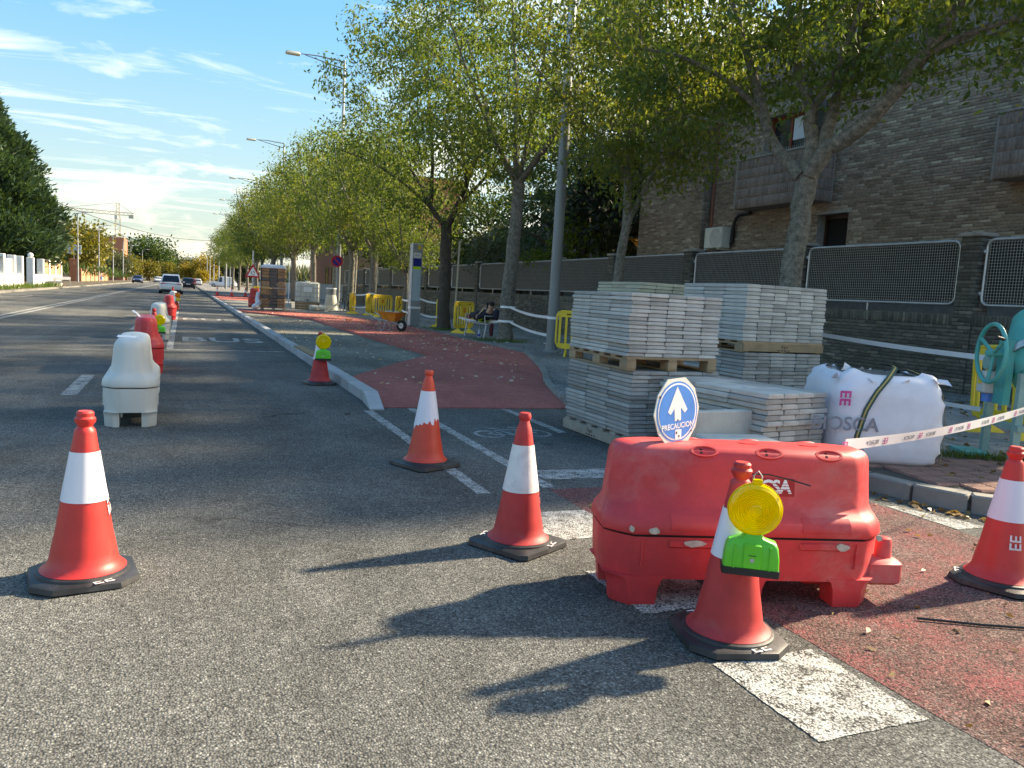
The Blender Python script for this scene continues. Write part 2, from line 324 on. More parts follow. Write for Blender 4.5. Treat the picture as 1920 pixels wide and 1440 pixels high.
# ------------------------------------------------------------------ mesh helpers
class MB:
    def __init__(s): s.v = []; s.f = []
    def add(s, vs, fs):
        b = len(s.v); s.v += [tuple(p) for p in vs]; s.f += [tuple(i + b for i in f) for f in fs]; return b
    def box(s, x0, x1, y0, y1, z0, z1, M=None):
        vs = [Vector(p) for p in ((x0, y0, z0), (x1, y0, z0), (x1, y1, z0), (x0, y1, z0), (x0, y0, z1), (x1, y0, z1), (x1, y1, z1), (x0, y1, z1))]
        if M is not None: vs = [M @ p for p in vs]
        s.add(vs, [(0, 3, 2, 1), (4, 5, 6, 7), (0, 1, 5, 4), (1, 2, 6, 5), (2, 3, 7, 6), (3, 0, 4, 7)]); return s
    def bbox(s, x0, x1, y0, y1, z0, z1, c=.01, M=None):
        """box with chamfered edges"""
        rings = []
        for z, k in ((z0, c), (z0 + c, 0), (z1 - c, 0), (z1, c)):
            a, b, d, e = x0 + k, x1 - k, y0 + k, y1 - k; q = c
            rings.append([(a + q, d, z), (b - q, d, z), (b, d + q, z), (b, e - q, z), (b - q, e, z), (a + q, e, z), (a, e - q, z), (a, d + q, z)])
        return s.loft(rings, M)
    def loft(s, rings, M=None, caps=(1, 1), closed=True):
        n = len(rings[0]); b = len(s.v)
        for r in rings:
            for p in r: s.v.append(tuple(M @ Vector(p)) if M is not None else tuple(p))
        for i in range(len(rings) - 1):
            for j in range(n if closed else n - 1):
                k = (j + 1) % n
                s.f.append((b + i * n + j, b + i * n + k, b + (i + 1) * n + k, b + (i + 1) * n + j))
        if caps[0]: s.f.append(tuple(b + j for j in reversed(range(n))))
        if caps[1]: s.f.append(tuple(b + (len(rings) - 1) * n + j for j in range(n)))
        return s
    def lathe(s, prof, n=24, M=None, caps=(1, 1)):
        return s.loft([[(r * math.cos(2 * math.pi * j / n), r * math.sin(2 * math.pi * j / n), z) for j in range(n)] for r, z in prof], M, caps)
    def tube(s, pts, rad, n=8, caps=True):
        pts = [Vector(p) for p in pts]; k = len(pts)
        if not isinstance(rad, (list, tuple)): rad = [rad] * k
        rings = []; ref = None
        for i, p in enumerate(pts):
            t = (pts[min(i + 1, k - 1)] - pts[max(i - 1, 0)])
            t = t.normalized() if t.length > 1e-9 else Vector((0, 0, 1))
            if ref is None: ref = t.orthogonal().normalized()
            ref = ref - t * ref.dot(t)
            ref = ref.normalized() if ref.length > 1e-6 else t.orthogonal().normalized()
            b2 = t.cross(ref)
            rings.append([p + (ref * math.cos(2 * math.pi * j / n) + b2 * math.sin(2 * math.pi * j / n)) * rad[i] for j in range(n)])
        return s.loft(rings, None, (caps, caps))
    def prism(s, pts, z0, z1, M=None):
        return s.loft([[(x, y, z0) for x, y in pts], [(x, y, z1) for x, y in pts]], M)
    def sheet(s, pts, z=0.):
        s.add([(p[0], p[1], p[2] if len(p) > 2 else z) for p in pts], [tuple(range(len(pts)))]); return s
    def mesh(s, name, mat, smooth=None):
        me = bpy.data.meshes.new(name); me.from_pydata(s.v, [], s.f); me.update()
        big = any(len(f) > 4 for f in s.f)
        bm = bmesh.new(); bm.from_mesh(me)
        if big: bmesh.ops.triangulate(bm, faces=[f for f in bm.faces if len(f.verts) > 4])
        bmesh.ops.recalc_face_normals(bm, faces=bm.faces[:]); bm.to_mesh(me); bm.free()
        if mat: me.materials.append(MATS[mat])
        if smooth is not None:
            me.polygons.foreach_set('use_smooth', [True] * len(me.polygons)); me.set_sharp_from_angle(angle=R(smooth))
        return me
    def build(s, name, mat, parent=None, smooth=None):
        return link(name, s.mesh(name, mat, smooth), parent)
def link(name, me, parent=None, loc=None, rz=None):
    o = bpy.data.objects.new(name, me); COL.objects.link(o)
    if parent is not None: o.parent = parent
    if loc is not None: o.location = loc
    if rz is not None: o.rotation_euler = (0, 0, rz)
    return o
def tag(o, label, cat, group=None):
    o['label'] = label; o['category'] = cat
    if group: o['group'] = group
    return o
def thing(name, label, cat, loc=(0, 0, 0), rz=0, group=None):
    o = link(name, None, None, loc, rz); o.empty_display_size = .1
    return tag(o, label, cat, group)
def struct(o): o['kind'] = 'structure'; return o
def stuff(o): o['kind'] = 'stuff'; return o
def copy_tree(o, parent=None):
    c = o.copy(); COL.objects.link(c)
    if parent is not None: c.parent = parent
    for ch in list(o.children): copy_tree(ch, c)
    return c
def TR(loc=(0, 0, 0), rz=0, rx=0, ry=0):
    return Matrix.Translation(loc) @ Matrix.Rotation(rz, 4, 'Z') @ Matrix.Rotation(ry, 4, 'Y') @ Matrix.Rotation(rx, 4, 'X')
def np_mesh(name, V, F, mat):
    """V (n,3), F (m,k) all same k"""
    me = bpy.data.meshes.new(name); V = np.asarray(V, np.float32); F = np.asarray(F, np.int32); k = F.shape[1]
    me.vertices.add(len(V)); me.vertices.foreach_set('co', V.ravel())
    me.loops.add(F.size); me.loops.foreach_set('vertex_index', F.ravel())
    me.polygons.add(len(F)); me.polygons.foreach_set('loop_start', np.arange(len(F), dtype=np.int32) * k)
    me.update(calc_edges=True); me.validate()
    if mat: me.materials.append(MATS[mat])
    return me
def text_mesh(s, size, mat, depth=.0015, align='CENTER', sx=1., spacing=1., fn=None, name='lettering', off=0.):
    c = bpy.data.curves.new('t', 'FONT'); c.body = s; c.size = size; c.align_x = align; c.align_y = 'CENTER'; c.extrude = depth; c.space_character = spacing; c.offset = off
    c.resolution_u = 3
    o = bpy.data.objects.new('t', c); COL.objects.link(o)
    dg = bpy.context.evaluated_depsgraph_get(); dg.update()
    me = bpy.data.meshes.new_from_object(o.evaluated_get(dg)); me.name = name
    bpy.data.objects.remove(o, do_unlink=True); bpy.data.curves.remove(c)
    for v in me.vertices:
        v.co.x *= sx
        if fn: v.co = fn(v.co)
    me.materials.clear(); me.materials.append(MATS[mat]); me.update()
    return me
def rring(a, b, r, z, n=5, ox=0, oy=0):
    """rounded rectangle ring, half sizes a b"""
    r = min(r, a * .999, b * .999); out = []
    for cx_, cy_, t0 in ((a - r, b - r, 0), (-a + r, b - r, 90), (-a + r, -b + r, 180), (a - r, -b + r, 270)):
        for k in range(n + 1):
            t = R(t0 + 90 * k / n); out.append((cx_ + r * math.cos(t) + ox, cy_ + r * math.sin(t) + oy, z))
    return out

def cring(a, b, cx_, cy_, z, n=4, p=.88):
    """rectangle with long soft chamfers at the corners"""
    cx_, cy_ = min(cx_, a * .98), min(cy_, b * .98); out = []
    for sx_, sy_, t0 in ((1, 1, 0), (-1, 1, 90), (-1, -1, 180), (1, -1, 270)):
        for k in range(n + 1):
            t = R(t0 + 90 * k / n); c, s = abs(math.cos(t)), abs(math.sin(t)); q = (c ** (1 / p) + s ** (1 / p)) ** p
            out.append((sx_ * (a - cx_ + cx_ * c / q), sy_ * (b - cy_ + cy_ * s / q), z))
    return out

# ------------------------------------------------------------------ ground, road, path, pavements
struct(MB().sheet([(-3000, -600), (3000, -600), (3000, 5200), (-3000, 5200)], -.05).build('ground', 'dirt'))
struct(MB().sheet([(-9.2, -14), (30, -14), (30, 2.3), (12.6, 2.3), (12.6, 8.6), (2.1, 8.6), (2.1, 330), (-9.2, 330)], 0.).build('road', 'asphalt'))
struct(MB().sheet([(-40, 330), (40, 330), (40, 345), (-40, 345)], -.01).build('cross_road', 'asphalt'))
# earth and gravel strip where the new path is being laid
struct(MB().sheet([(2.12, 9.0), (2.3, 10.6), (4.9, 14.9), (4.9, 24), (4.9, 31), (2.6, 36.4), (2.12, 36.4)], .03).build('gravel_bed', 'gravel'))
# red path: ribbon between its left and right edge
le = [(1.97, 8.62, .010), (2.06, 9.6, .055), (2.19, 10.9, .095), (3.4, 13.0, .1), (4.70, 15.1, .1), (4.60, 18.5, .1), (4.51, 24, .1), (4.58, 30.4, .1), (3.6, 33.2, .1), (2.7, 34.9, .1), (2.16, 35.6, .1)]
re = [(4.47, 8.46, .010), (4.62, 9.2, .055), (5.0, 10.4, .095), (5.55, 11.6, .1), (6.1, 13.0, .1), (7.15, 16.0, .1), (7.4, 23, .1), (7.62, 29.5, .1), (6.47, 34.64, .1), (4.78, 36.95, .1), (2.16, 37.4, .1)]
def resample(p, n):
    p = [Vector(q) for q in p]; d = [0]
    for a, b in zip(p, p[1:]): d.append(d[-1] + (b - a).length)
    out = []
    for k in range(n):
        t = d[-1] * k / (n - 1); i = max(0, min(len(p) - 2, next((j for j in range(len(d)) if d[j] >= t), len(d) - 1) - 1))
        u = (t - d[i]) / max(1e-6, d[i + 1] - d[i]); out.append(p[i].lerp(p[i + 1], min(1, u)))
    return out
m = MB(); n = len(le)
vs_ = [];
for a, b in zip(le, re): vs_ += [a, b, (a[0], a[1], -.02), (b[0], b[1], -.02)]
fs_ = []
for i in range(n - 1):
    q = 4 * i; fs_ += [(q, q + 1, q + 5, q + 4), (q, q + 4, q + 6, q + 2), (q + 1, q + 3, q + 7, q + 5)]
m.add(vs_, fs_ + [(0, 2, 3, 1), (4 * n - 4, 4 * n - 3, 4 * n - 1, 4 * n - 2)])
struct(m.build('red_path', 'red_path'))
# second red piece by the far cones
struct(MB().prism([(2.2, 55), (6.5, 55), (6.8, 72), (2.2, 72)], -.02, .125).build('red_path', 'red_path'))
# pavements (slabs of 12 cm)
KR = [(4.47, 8.46), (4.80, 7.4), (4.94, 6.2), (4.96, 5.1), (5.0, 4.2), (5.15, 3.72), (5.5, 3.35), (6.1, 3.02), (7.2, 2.75), (9.0, 2.6), (12.5, 2.5)]
pv = [(x, y) for x, y in KR] + [(12.6, 2.5), (12.6, 330), (2.25, 330), (2.25, 37.4), (4.78, 37.0), (6.47, 34.68)] + [(x + .005, y) for x, y, z in reversed(re[1:8])]
struct(MB().prism(pv, -.03, .12).build('pavement', 'pavement_far'))
struct(MB().prism([(-9.2, -14), (-9.2, 330), (-14.5, 330), (-14.5, -14)], -.03, .11).build('verge', 'dirt'))

# kerbs: every stone its own piece
kerb = struct(MB().box(2.02, 2.16, 9.1, 66, -.02, .10).build('kerb', 'mortar'))
ks = MB().bbox(-.085, .085, -.486, .486, -.02, .135, .014).mesh('kerb_stone', 'kerb_light')
y = 9.6
while y < 66:
    o = link('kerb_stone', ks, kerb, (2.085 + random.uniform(-.006, .006), y, random.uniform(-.004, .004)), random.uniform(-.006, .006)); y += 1.0
# sloping end of the kerb
m = MB(); m.loft([[(1.93, 8.45, -.02), (2.09, 8.45, -.02), (2.09, 8.45, .012), (1.93, 8.45, .012)], [(1.99, 9.09, -.02), (2.16, 9.09, -.02), (2.16, 9.09, .132), (1.99, 9.09, .132)]])
m.build('kerb_stone', 'kerb_light', kerb)
kerb2 = struct(MB().prism([(2.02, 66.2), (2.16, 66.2), (2.16, 300), (2.02, 300)], -.02, .13).build('kerb', 'kerb_old'))
kerbl = struct(MB().prism([(-9.3, -14), (-9.12, -14), (-9.12, 330), (-9.3, 330)], -.02, .13).build('kerb', 'kerb_old'))
kerbc = struct(MB().box(4.5, 4.6, 8.3, 8.5, -.02, .05).build('kerb', 'mortar'))
pts = resample([(x, y, 0) for x, y in KR], 34)
for a, b in zip(pts, pts[1:]):
    d = b - a; ang = math.atan2(d.y, d.x); L = d.length
    m = MB().bbox(-L / 2 + .004, L / 2 - .004, -.07, .07, -.03, .13, .012)
    link('kerb_stone', m.mesh('kerb_stone', 'kerb_old'), kerbc, ((a + b) / 2) + Vector((0, 0, random.uniform(-.006, .004))), ang)
# low grey edging along the path on its right side
edge = struct(MB().box(4.49, 4.51, 8.6, 8.7, -.02, .05).build('path_edging', 'mortar'))
pe = resample([(x, y, z) for x, y, z in re[1:6]], 16)
for a, b in zip(pe, pe[1:]):
    d = b - a; L = d.length
    link('edging_stone', MB().bbox(-L / 2 + .004, L / 2 - .004, -.05, .05, -.1, .045, .008).mesh('edging_stone', 'kerb_old'), edge, (a + b) / 2 + Vector((.05, 0, 0)), math.atan2(d.y, d.x))

# tiles of the near pavement, each a piece of its own; far ones joined
pav = bpy.data.objects['pavement']
def inside(x, y):
    # right of the kerb line
    for (xa, ya), (xb, yb) in zip(KR, KR[1:]):
        if yb - .001 <= y <= ya + .001:
            return x > xa + (xb - xa) * (ya - y) / max(1e-6, ya - yb) + .19
    return y > 2.6
rt_ = MB().bbox(-.097, .097, -.097, .097, -.02, .010, .004)
for k in range(5):
    yy = -.078 + k * .039; rt_.box(-.094, .094, yy - .012, yy + .012, .0098, .0165)
rt_ = rt_.mesh('paving_tile', 'tile_red')
gt_ = MB().bbox(-.097, .097, -.097, .097, -.02, .012, .005).mesh('paving_tile', 'tile_grey')
struct(MB().prism([(4.9, 4.9), (5.05, 4.2), (5.3, 3.85), (5.62, 3.5), (6.2, 3.2), (7.3, 2.95), (9.2, 2.8), (12.1, 2.8), (12.1, 8.2), (6.4, 8.2), (5.2, 6.0)], .118, .124).build('tile_bed', 'joint_dark'))
red, grey = [], []
ca, sa = math.cos(R(-12)), math.sin(R(-12))
for i in range(-40, 60):
    for j in range(-30, 40):
        x = 6.2 + (i * ca - j * sa) * .2; yv = 4.4 + (i * sa + j * ca) * .2
        if not (4.8 < x < 11.9 and 2.9 < yv < 7.9) or not inside(x, yv): continue
        # boundary between the striped tiles and the grey field
        edge_y = 4.75 - (x - 6.17) * .42
        if yv < edge_y and x < 8.2: red.append((x, yv))
        elif x > 5.4: grey.append((x, yv))
key = lambda p: p[0] ** 2 + p[1] ** 2
red.sort(key=key); grey.sort(key=key)
far = []
for k, (lst, me) in enumerate(((red, rt_), (grey, gt_))):
    for q, (x, yv) in enumerate(lst):
        if q < (180 if k == 0 else 120):
            o = link('paving_tile', me, pav, (x, yv, .126 + random.uniform(-.004, .003)), R(-12)); o.rotation_euler = (random.gauss(0, .006), random.gauss(0, .006), R(-12))
        else: far.append((x, yv, k))
m = MB()
for x, yv, k in far: m.bbox(-.097, .097, -.097, .097, -.02, .012, .005, TR((x, yv, .126 + random.uniform(-.004, .003)), R(-12)))
stuff(m.build('paving_tiles', 'tile_grey', pav))

# road paint (4 mm above the asphalt)
def ragged(pts, amp=.0032, step=.035):
    out = []
    for (xa, ya), (xb, yb) in zip(pts, pts[1:] + pts[:1]):
        L = math.hypot(xb - xa, yb - ya); n = max(1, min(90, int(L / step)))
        for k in range(n):
            u = k / n; q = random.gauss(0, amp) if k else 0
            out.append((xa + (xb - xa) * u - (yb - ya) / L * q, ya + (yb - ya) * u + (xb - xa) / L * q))
    return out
def mark(name, pts, mat, z=.002, label=None): return struct(MB().sheet(ragged(pts), z).build(name, mat))
def rect(x0, x1, y0, y1): return [(x0, y0), (x1, y0), (x1, y1), (x0, y1)]
mark('centre_line', rect(-4.93, -4.80, -5, 320), 'white_marking'); mark('centre_line', rect(-4.66, -4.53, -5, 320), 'white_marking')
for yy in (9.62, 21.6, 33.6, 45.6, 57.6, 69.6, 81.6, 93.6, 105.6): mark('lane_dash', rect(-1.24, -1.08, yy, yy + 1.95), 'white_marking')
for yy in (20, 32.5, 45, 57.5, 70, 82.5, 95, 107.5): mark('lane_dash', rect(-7.5, -7.36, yy, yy + 3), 'white_marking')
mark('bus_bay_line', rect(-.28, 1.86, 15.86, 15.98), 'worn_marking'); mark('bus_bay_line', rect(-.30, -.18, 16.0, 42), 'worn_marking')
for yc in (18.8, 28.3):
    me = text_mesh('BUS', 1., 'bus_paint', 0., off=.012)
    xs = [v.co.x for v in me.vertices]; ys = [v.co.y for v in me.vertices]
    for v in me.vertices: v.co = Vector(((v.co.x - min(xs)) / (max(xs) - min(xs)) * 1.72, (v.co.y - min(ys)) / (max(ys) - min(ys)) * 1.35, 0))
    struct(link('bus_lettering', me, None, (-.02, yc - .68, .003)))
mark('cycle_line', rect(1.85, 1.95, 4.78, 8.42), 'worn_marking'); mark('cycle_line', [(2.38, 4.85), (2.48, 4.85), (2.48, 8.55), (2.38, 8.55)], 'white_marking')
mark('cycle_line', rect(3.52, 3.62, 6.9, 8.45), 'worn_marking')
mark('stop_bar', [(2.50, 5.08), (3.40, 5.02), (3.40, 5.33), (2.50, 5.38)], 'white_marking')
for yy, dx in ((-.3, 0), (.7, 0), (1.70, 0), (2.72, .0), (3.74, .06)): mark('crossing_block', [(1.86 + dx, yy), (2.34 + dx, yy - .01), (2.34 + dx, yy + .53), (1.86 + dx, yy + .54)], 'white_marking', .0032)
for yy in (.2, 1.25, 2.28, 3.33): mark('crossing_block', [(4.66, yy), (5.10 - (yy > 3) * .16, yy), (5.02 - (yy > 3) * .28, yy + .55), (4.66, yy + .57)], 'white_marking', .0032)
mark('red_lane', [(2.36, -3), (4.64, -3), (4.64, 4.3), (4.5, 4.78), (2.40, 4.80)], 'red_marking', .0016)
# bicycle symbol
m = MB()
def arc(cx, cy, r0_, r1_, a0, a1, k=18, sy=1.25):
    for i in range(k):
        t0, t1 = R(a0 + (a1 - a0) * i / k), R(a0 + (a1 - a0) * (i + 1) / k)
        m.sheet([(cx + r * math.cos(t), cy + r * math.sin(t) * sy) for r, t in ((r0_, t0), (r1_, t0), (r1_, t1), (r0_, t1))])
def bar(x0, y0, x1, y1, w_=.02):
    d = Vector((x1 - x0, y1 - y0)); p = Vector((-d.y, d.x)).normalized() * w_
    m.sheet([(x0 + p.x, y0 + p.y), (x0 - p.x, y0 - p.y), (x1 - p.x, y1 - p.y), (x1 + p.x, y1 + p.y)])
arc(2.76, 6.9, .115, .15, 0, 360); arc(3.27, 6.9, .115, .15, 0, 360)
bar(2.76, 6.9, 2.93, 7.12); bar(2.93, 7.12, 3.16, 7.12); bar(3.16, 7.14, 3.27, 6.9); bar(2.93, 7.12, 3.02, 6.82); bar(2.76, 6.9, 3.02, 6.82); bar(3.02, 6.82, 3.16, 7.12); bar(2.86, 7.2, 2.98, 7.2); bar(3.1, 7.25, 3.2, 7.22)
struct(MB.build(m, 'bicycle_symbol', 'worn_marking')).location.z = .003

# ------------------------------------------------------------------ traffic cones
def make_cone(label, loc, rz=0, H=.75, red='cone_red', sleeve='sleeve_white', base='octagon', marks=(), tilt=(0, 0), group='traffic cones around the works', torn=False, basemark=True, band=(.36, .575), knob='ball'):
    t = thing('traffic_cone', label, 'traffic cone', loc, rz, group); t.rotation_euler = (tilt[0], tilt[1], rz)
    k = H / .75; rb = .148 * k
    rad = lambda z: (rb - (rb - .034 * k) * ((z - .045 * k) / (.665 * k)) ** .93) if z < .64 * k else .040 * k
    prof = [(rb + .022, .043), (rb + .024, .053), (rb + .006, .066)]
    prof += [(rad(z * k), z * k) for z in (.09, .13, .17, .172, .22, .30, .40, .50, .58, .63)]
    prof[7] = (prof[7][0] - .002, prof[7][1]); 
    if knob == 'ball': prof += [(.043 * k, .655 * k), (.041 * k, .668 * k), (.029 * k, .682 * k), (.032 * k, .690 * k), (.041 * k, .702 * k), (.042 * k, .718 * k), (.034 * k, .727 * k), (.035 * k, .742 * k), (.028 * k, .75 * k)]
    else: prof += [(.040 * k, .665 * k), (.030 * k, .690 * k), (.026 * k, .706 * k), (.033 * k, .714 * k), (.035 * k, .732 * k), (.030 * k, .748 * k), (.022 * k, .75 * k)]
    b = MB().lathe(prof, 40); b.build('cone_body', red, t, 35)
    z0_, z1_ = band[0] * k, band[1] * k
    if torn:
        n_ = 40; rings = []
        lowz = [z0_ + .03 * math.sin(j * .5) * (1 if j % 3 else .4) + (.06 if 6 < j < 16 else 0) + .012 * math.sin(j * 2.1) for j in range(n_)]
        for q in range(5):
            rings.append([((rad(lowz[j] + (z1_ - lowz[j]) * q / 4) + .003) * math.cos(2 * math.pi * j / n_ + 3.6), (rad(lowz[j] + (z1_ - lowz[j]) * q / 4) + .003) * math.sin(2 * math.pi * j / n_ + 3.6), lowz[j] + (z1_ - lowz[j]) * q / 4) for j in range(n_)])
        m = MB().loft(rings, None, (0, 0))
    else:
        m = MB().lathe([(rad(z0_ + (z1_ - z0_) * q / 5) + .0035, z0_ + (z1_ - z0_) * q / 5) for q in range(6)], 40, None, (0, 0))
    m.build('reflective_sleeve', sleeve, t, 40)
    bs = MB(); hw = .212 * k; c = (.082 if base == 'octagon' else .035) * k
    def oct_(h, q): return [(-h + q, -h), (h - q, -h), (h, -h + q), (h, h - q), (h - q, h), (-h + q, h), (-h, h - q), (-h, -h + q)]
    bs.loft([[(x, y_, 0) for x, y_ in oct_(hw - .006, c)], [(x, y_, .008) for x, y_ in oct_(hw, c)], [(x, y_, .030) for x, y_ in oct_(hw - .004, c)], [(x, y_, .037) for x, y_ in oct_(hw - .016, c)]])
    bs.lathe([(rb + .040, .036), (rb + .037, .046), (rb + .028, .050), (rb + .02, .052)], 40, None, (0, 1))
    bs.build('base_plate', 'rubber', t, 35)
    for (zc, ang, s, txt) in marks:
        def fn(co, zc=zc, ang=ang):
            # lettering runs up the cone
            z = zc + co.x; r_ = rad(z) + .004 + co.z; a = ang + co.y / max(.05, rad(zc))
            return Vector((r_ * math.cos(a), r_ * math.sin(a), z))
        link('stencil', text_mesh(txt, s, 'stencil', .0006, fn=fn, sx=1.05, off=.001), t)
    if basemark:
        for a in (R(-72), R(110)):
            me = text_mesh('EE', .082, 'stencil', .0006, sx=1.1, fn=lambda co: Vector((co.x, co.y, co.z)))
            o = link('stencil', me, t, (.187 * k * math.cos(a), .187 * k * math.sin(a), .0385)); o.rotation_euler = (0, 0, a + math.pi / 2)
    return t
make_cone('bright red traffic cone with a clean white sleeve standing alone in the driving lane', (-.40, 3.76, 0), R(10), tilt=(0, R(.8)), marks=((.335, R(-12), .095, 'EE'),))
make_cone('orange-red traffic cone whose white sleeve is torn along its lower edge', (1.75, 5.69, 0), R(24), red='cone_orange', base='square', torn=True, basemark=False, band=(.33, .59), knob='thin')
make_cone('red traffic cone with a wrinkled dirty sleeve and a cracked square base', (1.69, 3.72, 0), R(28), red='cone_red_old', sleeve='sleeve_dirty', base='square', marks=((.27, R(-30), .085, 'EE'),), band=(.32, .575), knob='thin', H=.735)
coneF = make_cone('red traffic cone with a yellow lamp strapped to it before the red barrier', (2.07, 2.42, 0), R(-16), H=.74, red='cone_red_old', band=(.36, .56))
make_cone('red traffic cone with a clean white sleeve on the red lane by the brick-red tiles', (3.93, 2.55, 0), R(20), marks=((.25, R(-142), .075, 'EE'),), tilt=(0, R(.6)), H=.73)
make_cone('dull red traffic cone with a yellow lamp standing against the new kerb', (1.74, 10.78, 0), R(12), red='cone_red_old', base='octagon', basemark=False, H=.72)
make_cone('red traffic cone with a yellow lamp between the red and white barriers in the row', (-.52, 16.3, 0), R(5), red='cone_red_old', basemark=False)
make_cone('traffic cone with an orange lamp at the far end of the barrier row', (-.30, 35.5, 0), 0, red='cone_orange', basemark=False)
make_cone('red and white traffic cone beyond the far end of the barrier row', (-.52, 44.0, 0), 0, red='cone_red', basemark=False, H=.9)
for x, yy in ((2.45, 66.0), (3.55, 66.3), (4.75, 68.5)): make_cone('small red cone on the far piece of red path', (x, yy, .125), 0, basemark=False, group='three cones on the far red path')

# ------------------------------------------------------------------ flashing lamps
def make_lamp(label, loc, rz, lens='lens_yellow', body='green_plastic'):
    t = thing('warning_lamp', label, 'warning lamp', loc, rz, 'warning lamps on cones')   # lens faces local -Y
    A = TR((0, 0, .235), 0, R(90))
    m = MB(); pr = [(.0, .034), (.018, .036)]
    for i in range(1, 9): r_ = .018 + i * .0085; pr += [(r_ - .002, .0345 - i * .0006), (r_, .0385 - i * .0009), (r_ + .002, .0345 - i * .0007)]
    pr += [(.094, .024), (.098, .020), (.100, .012), (.100, -.012), (.098, -.020), (.085, -.03), (.0, -.036)]
    m.lathe(pr, 40, A, (0, 0)); m.build('lens', lens, t, 30)
    m = MB().lathe([(.094, .004), (.104, .004), (.104, -.004), (.094, -.004)], 40, A, (0, 0)); m.box(-.018, .018, -.012, .012, .335, .352)
    m.build('lens_rim', lens, t, 40)
    m = MB().tube([(-.014, 0, .345), (-.016, 0, .365), (0, 0, .385), (.016, 0, .365), (.014, 0, .345)], .0028, 6); m.build('hook', 'steel', t, 60)
    m = MB(); m.loft([rring(.104, .042, .012, .008, 3), rring(.102, .042, .012, .055, 3), rring(.096, .040, .014, .095, 3), rring(.088, .034, .02, .112, 3), rring(.045, .026, .012, .124, 3), rring(.030, .020, .01, .140, 3)])
    for s in (-1, 1): m.box(s * .066 - .003, s * .066 + .003, -.046, .046, .008, .100)
    m.bbox(-.036, .036, -.048, .03, .008, .108, .006)
    m.build('battery_housing', body, t, 35)
    MB().loft([rring(.108, .046, .012, -.018, 3), rring(.108, .046, .012, .010, 3)]).build('base_cap', 'black_plastic', t, 35)
    m = MB().lathe([(.0085, -.0495), (.0085, -.046)], 14, TR((0, 0, .045), 0, R(90)) @ Matrix.Scale(-1, 4, (0, 0, 1))); m.build('lock', 'steel', t, 35)
    MB().box(-.014, .014, -.0488, -.046, .062, .065).build('slot', 'dark_hole', t)
    return t
make_lamp('yellow round warning lamp with a green battery case on the cone before the red barrier', (2.035, 2.285, .350), R(-34))
make_lamp('yellow round warning lamp on the cone beside the new kerb', (1.76, 10.66, .36), R(-9))
make_lamp('yellow round warning lamp on the cone in the barrier row', (-.42, 16.16, .30), R(3))
make_lamp('orange round warning lamp at the far end of the barrier row', (-.22, 35.36, .40), 0, 'lens_orange', 'yellow_plastic')
# cable ties on the near lamp
tie = MB().tube([(2.05, 2.34, .71), (2.10, 2.30, .715), (2.16, 2.25, .705), (2.22, 2.20, .69)], .003, 5)
tag(tie.build('cable_tie', 'black_plastic', None, 60), 'thin black cable tie sticking out from the top of the lamp cone', 'cable tie')

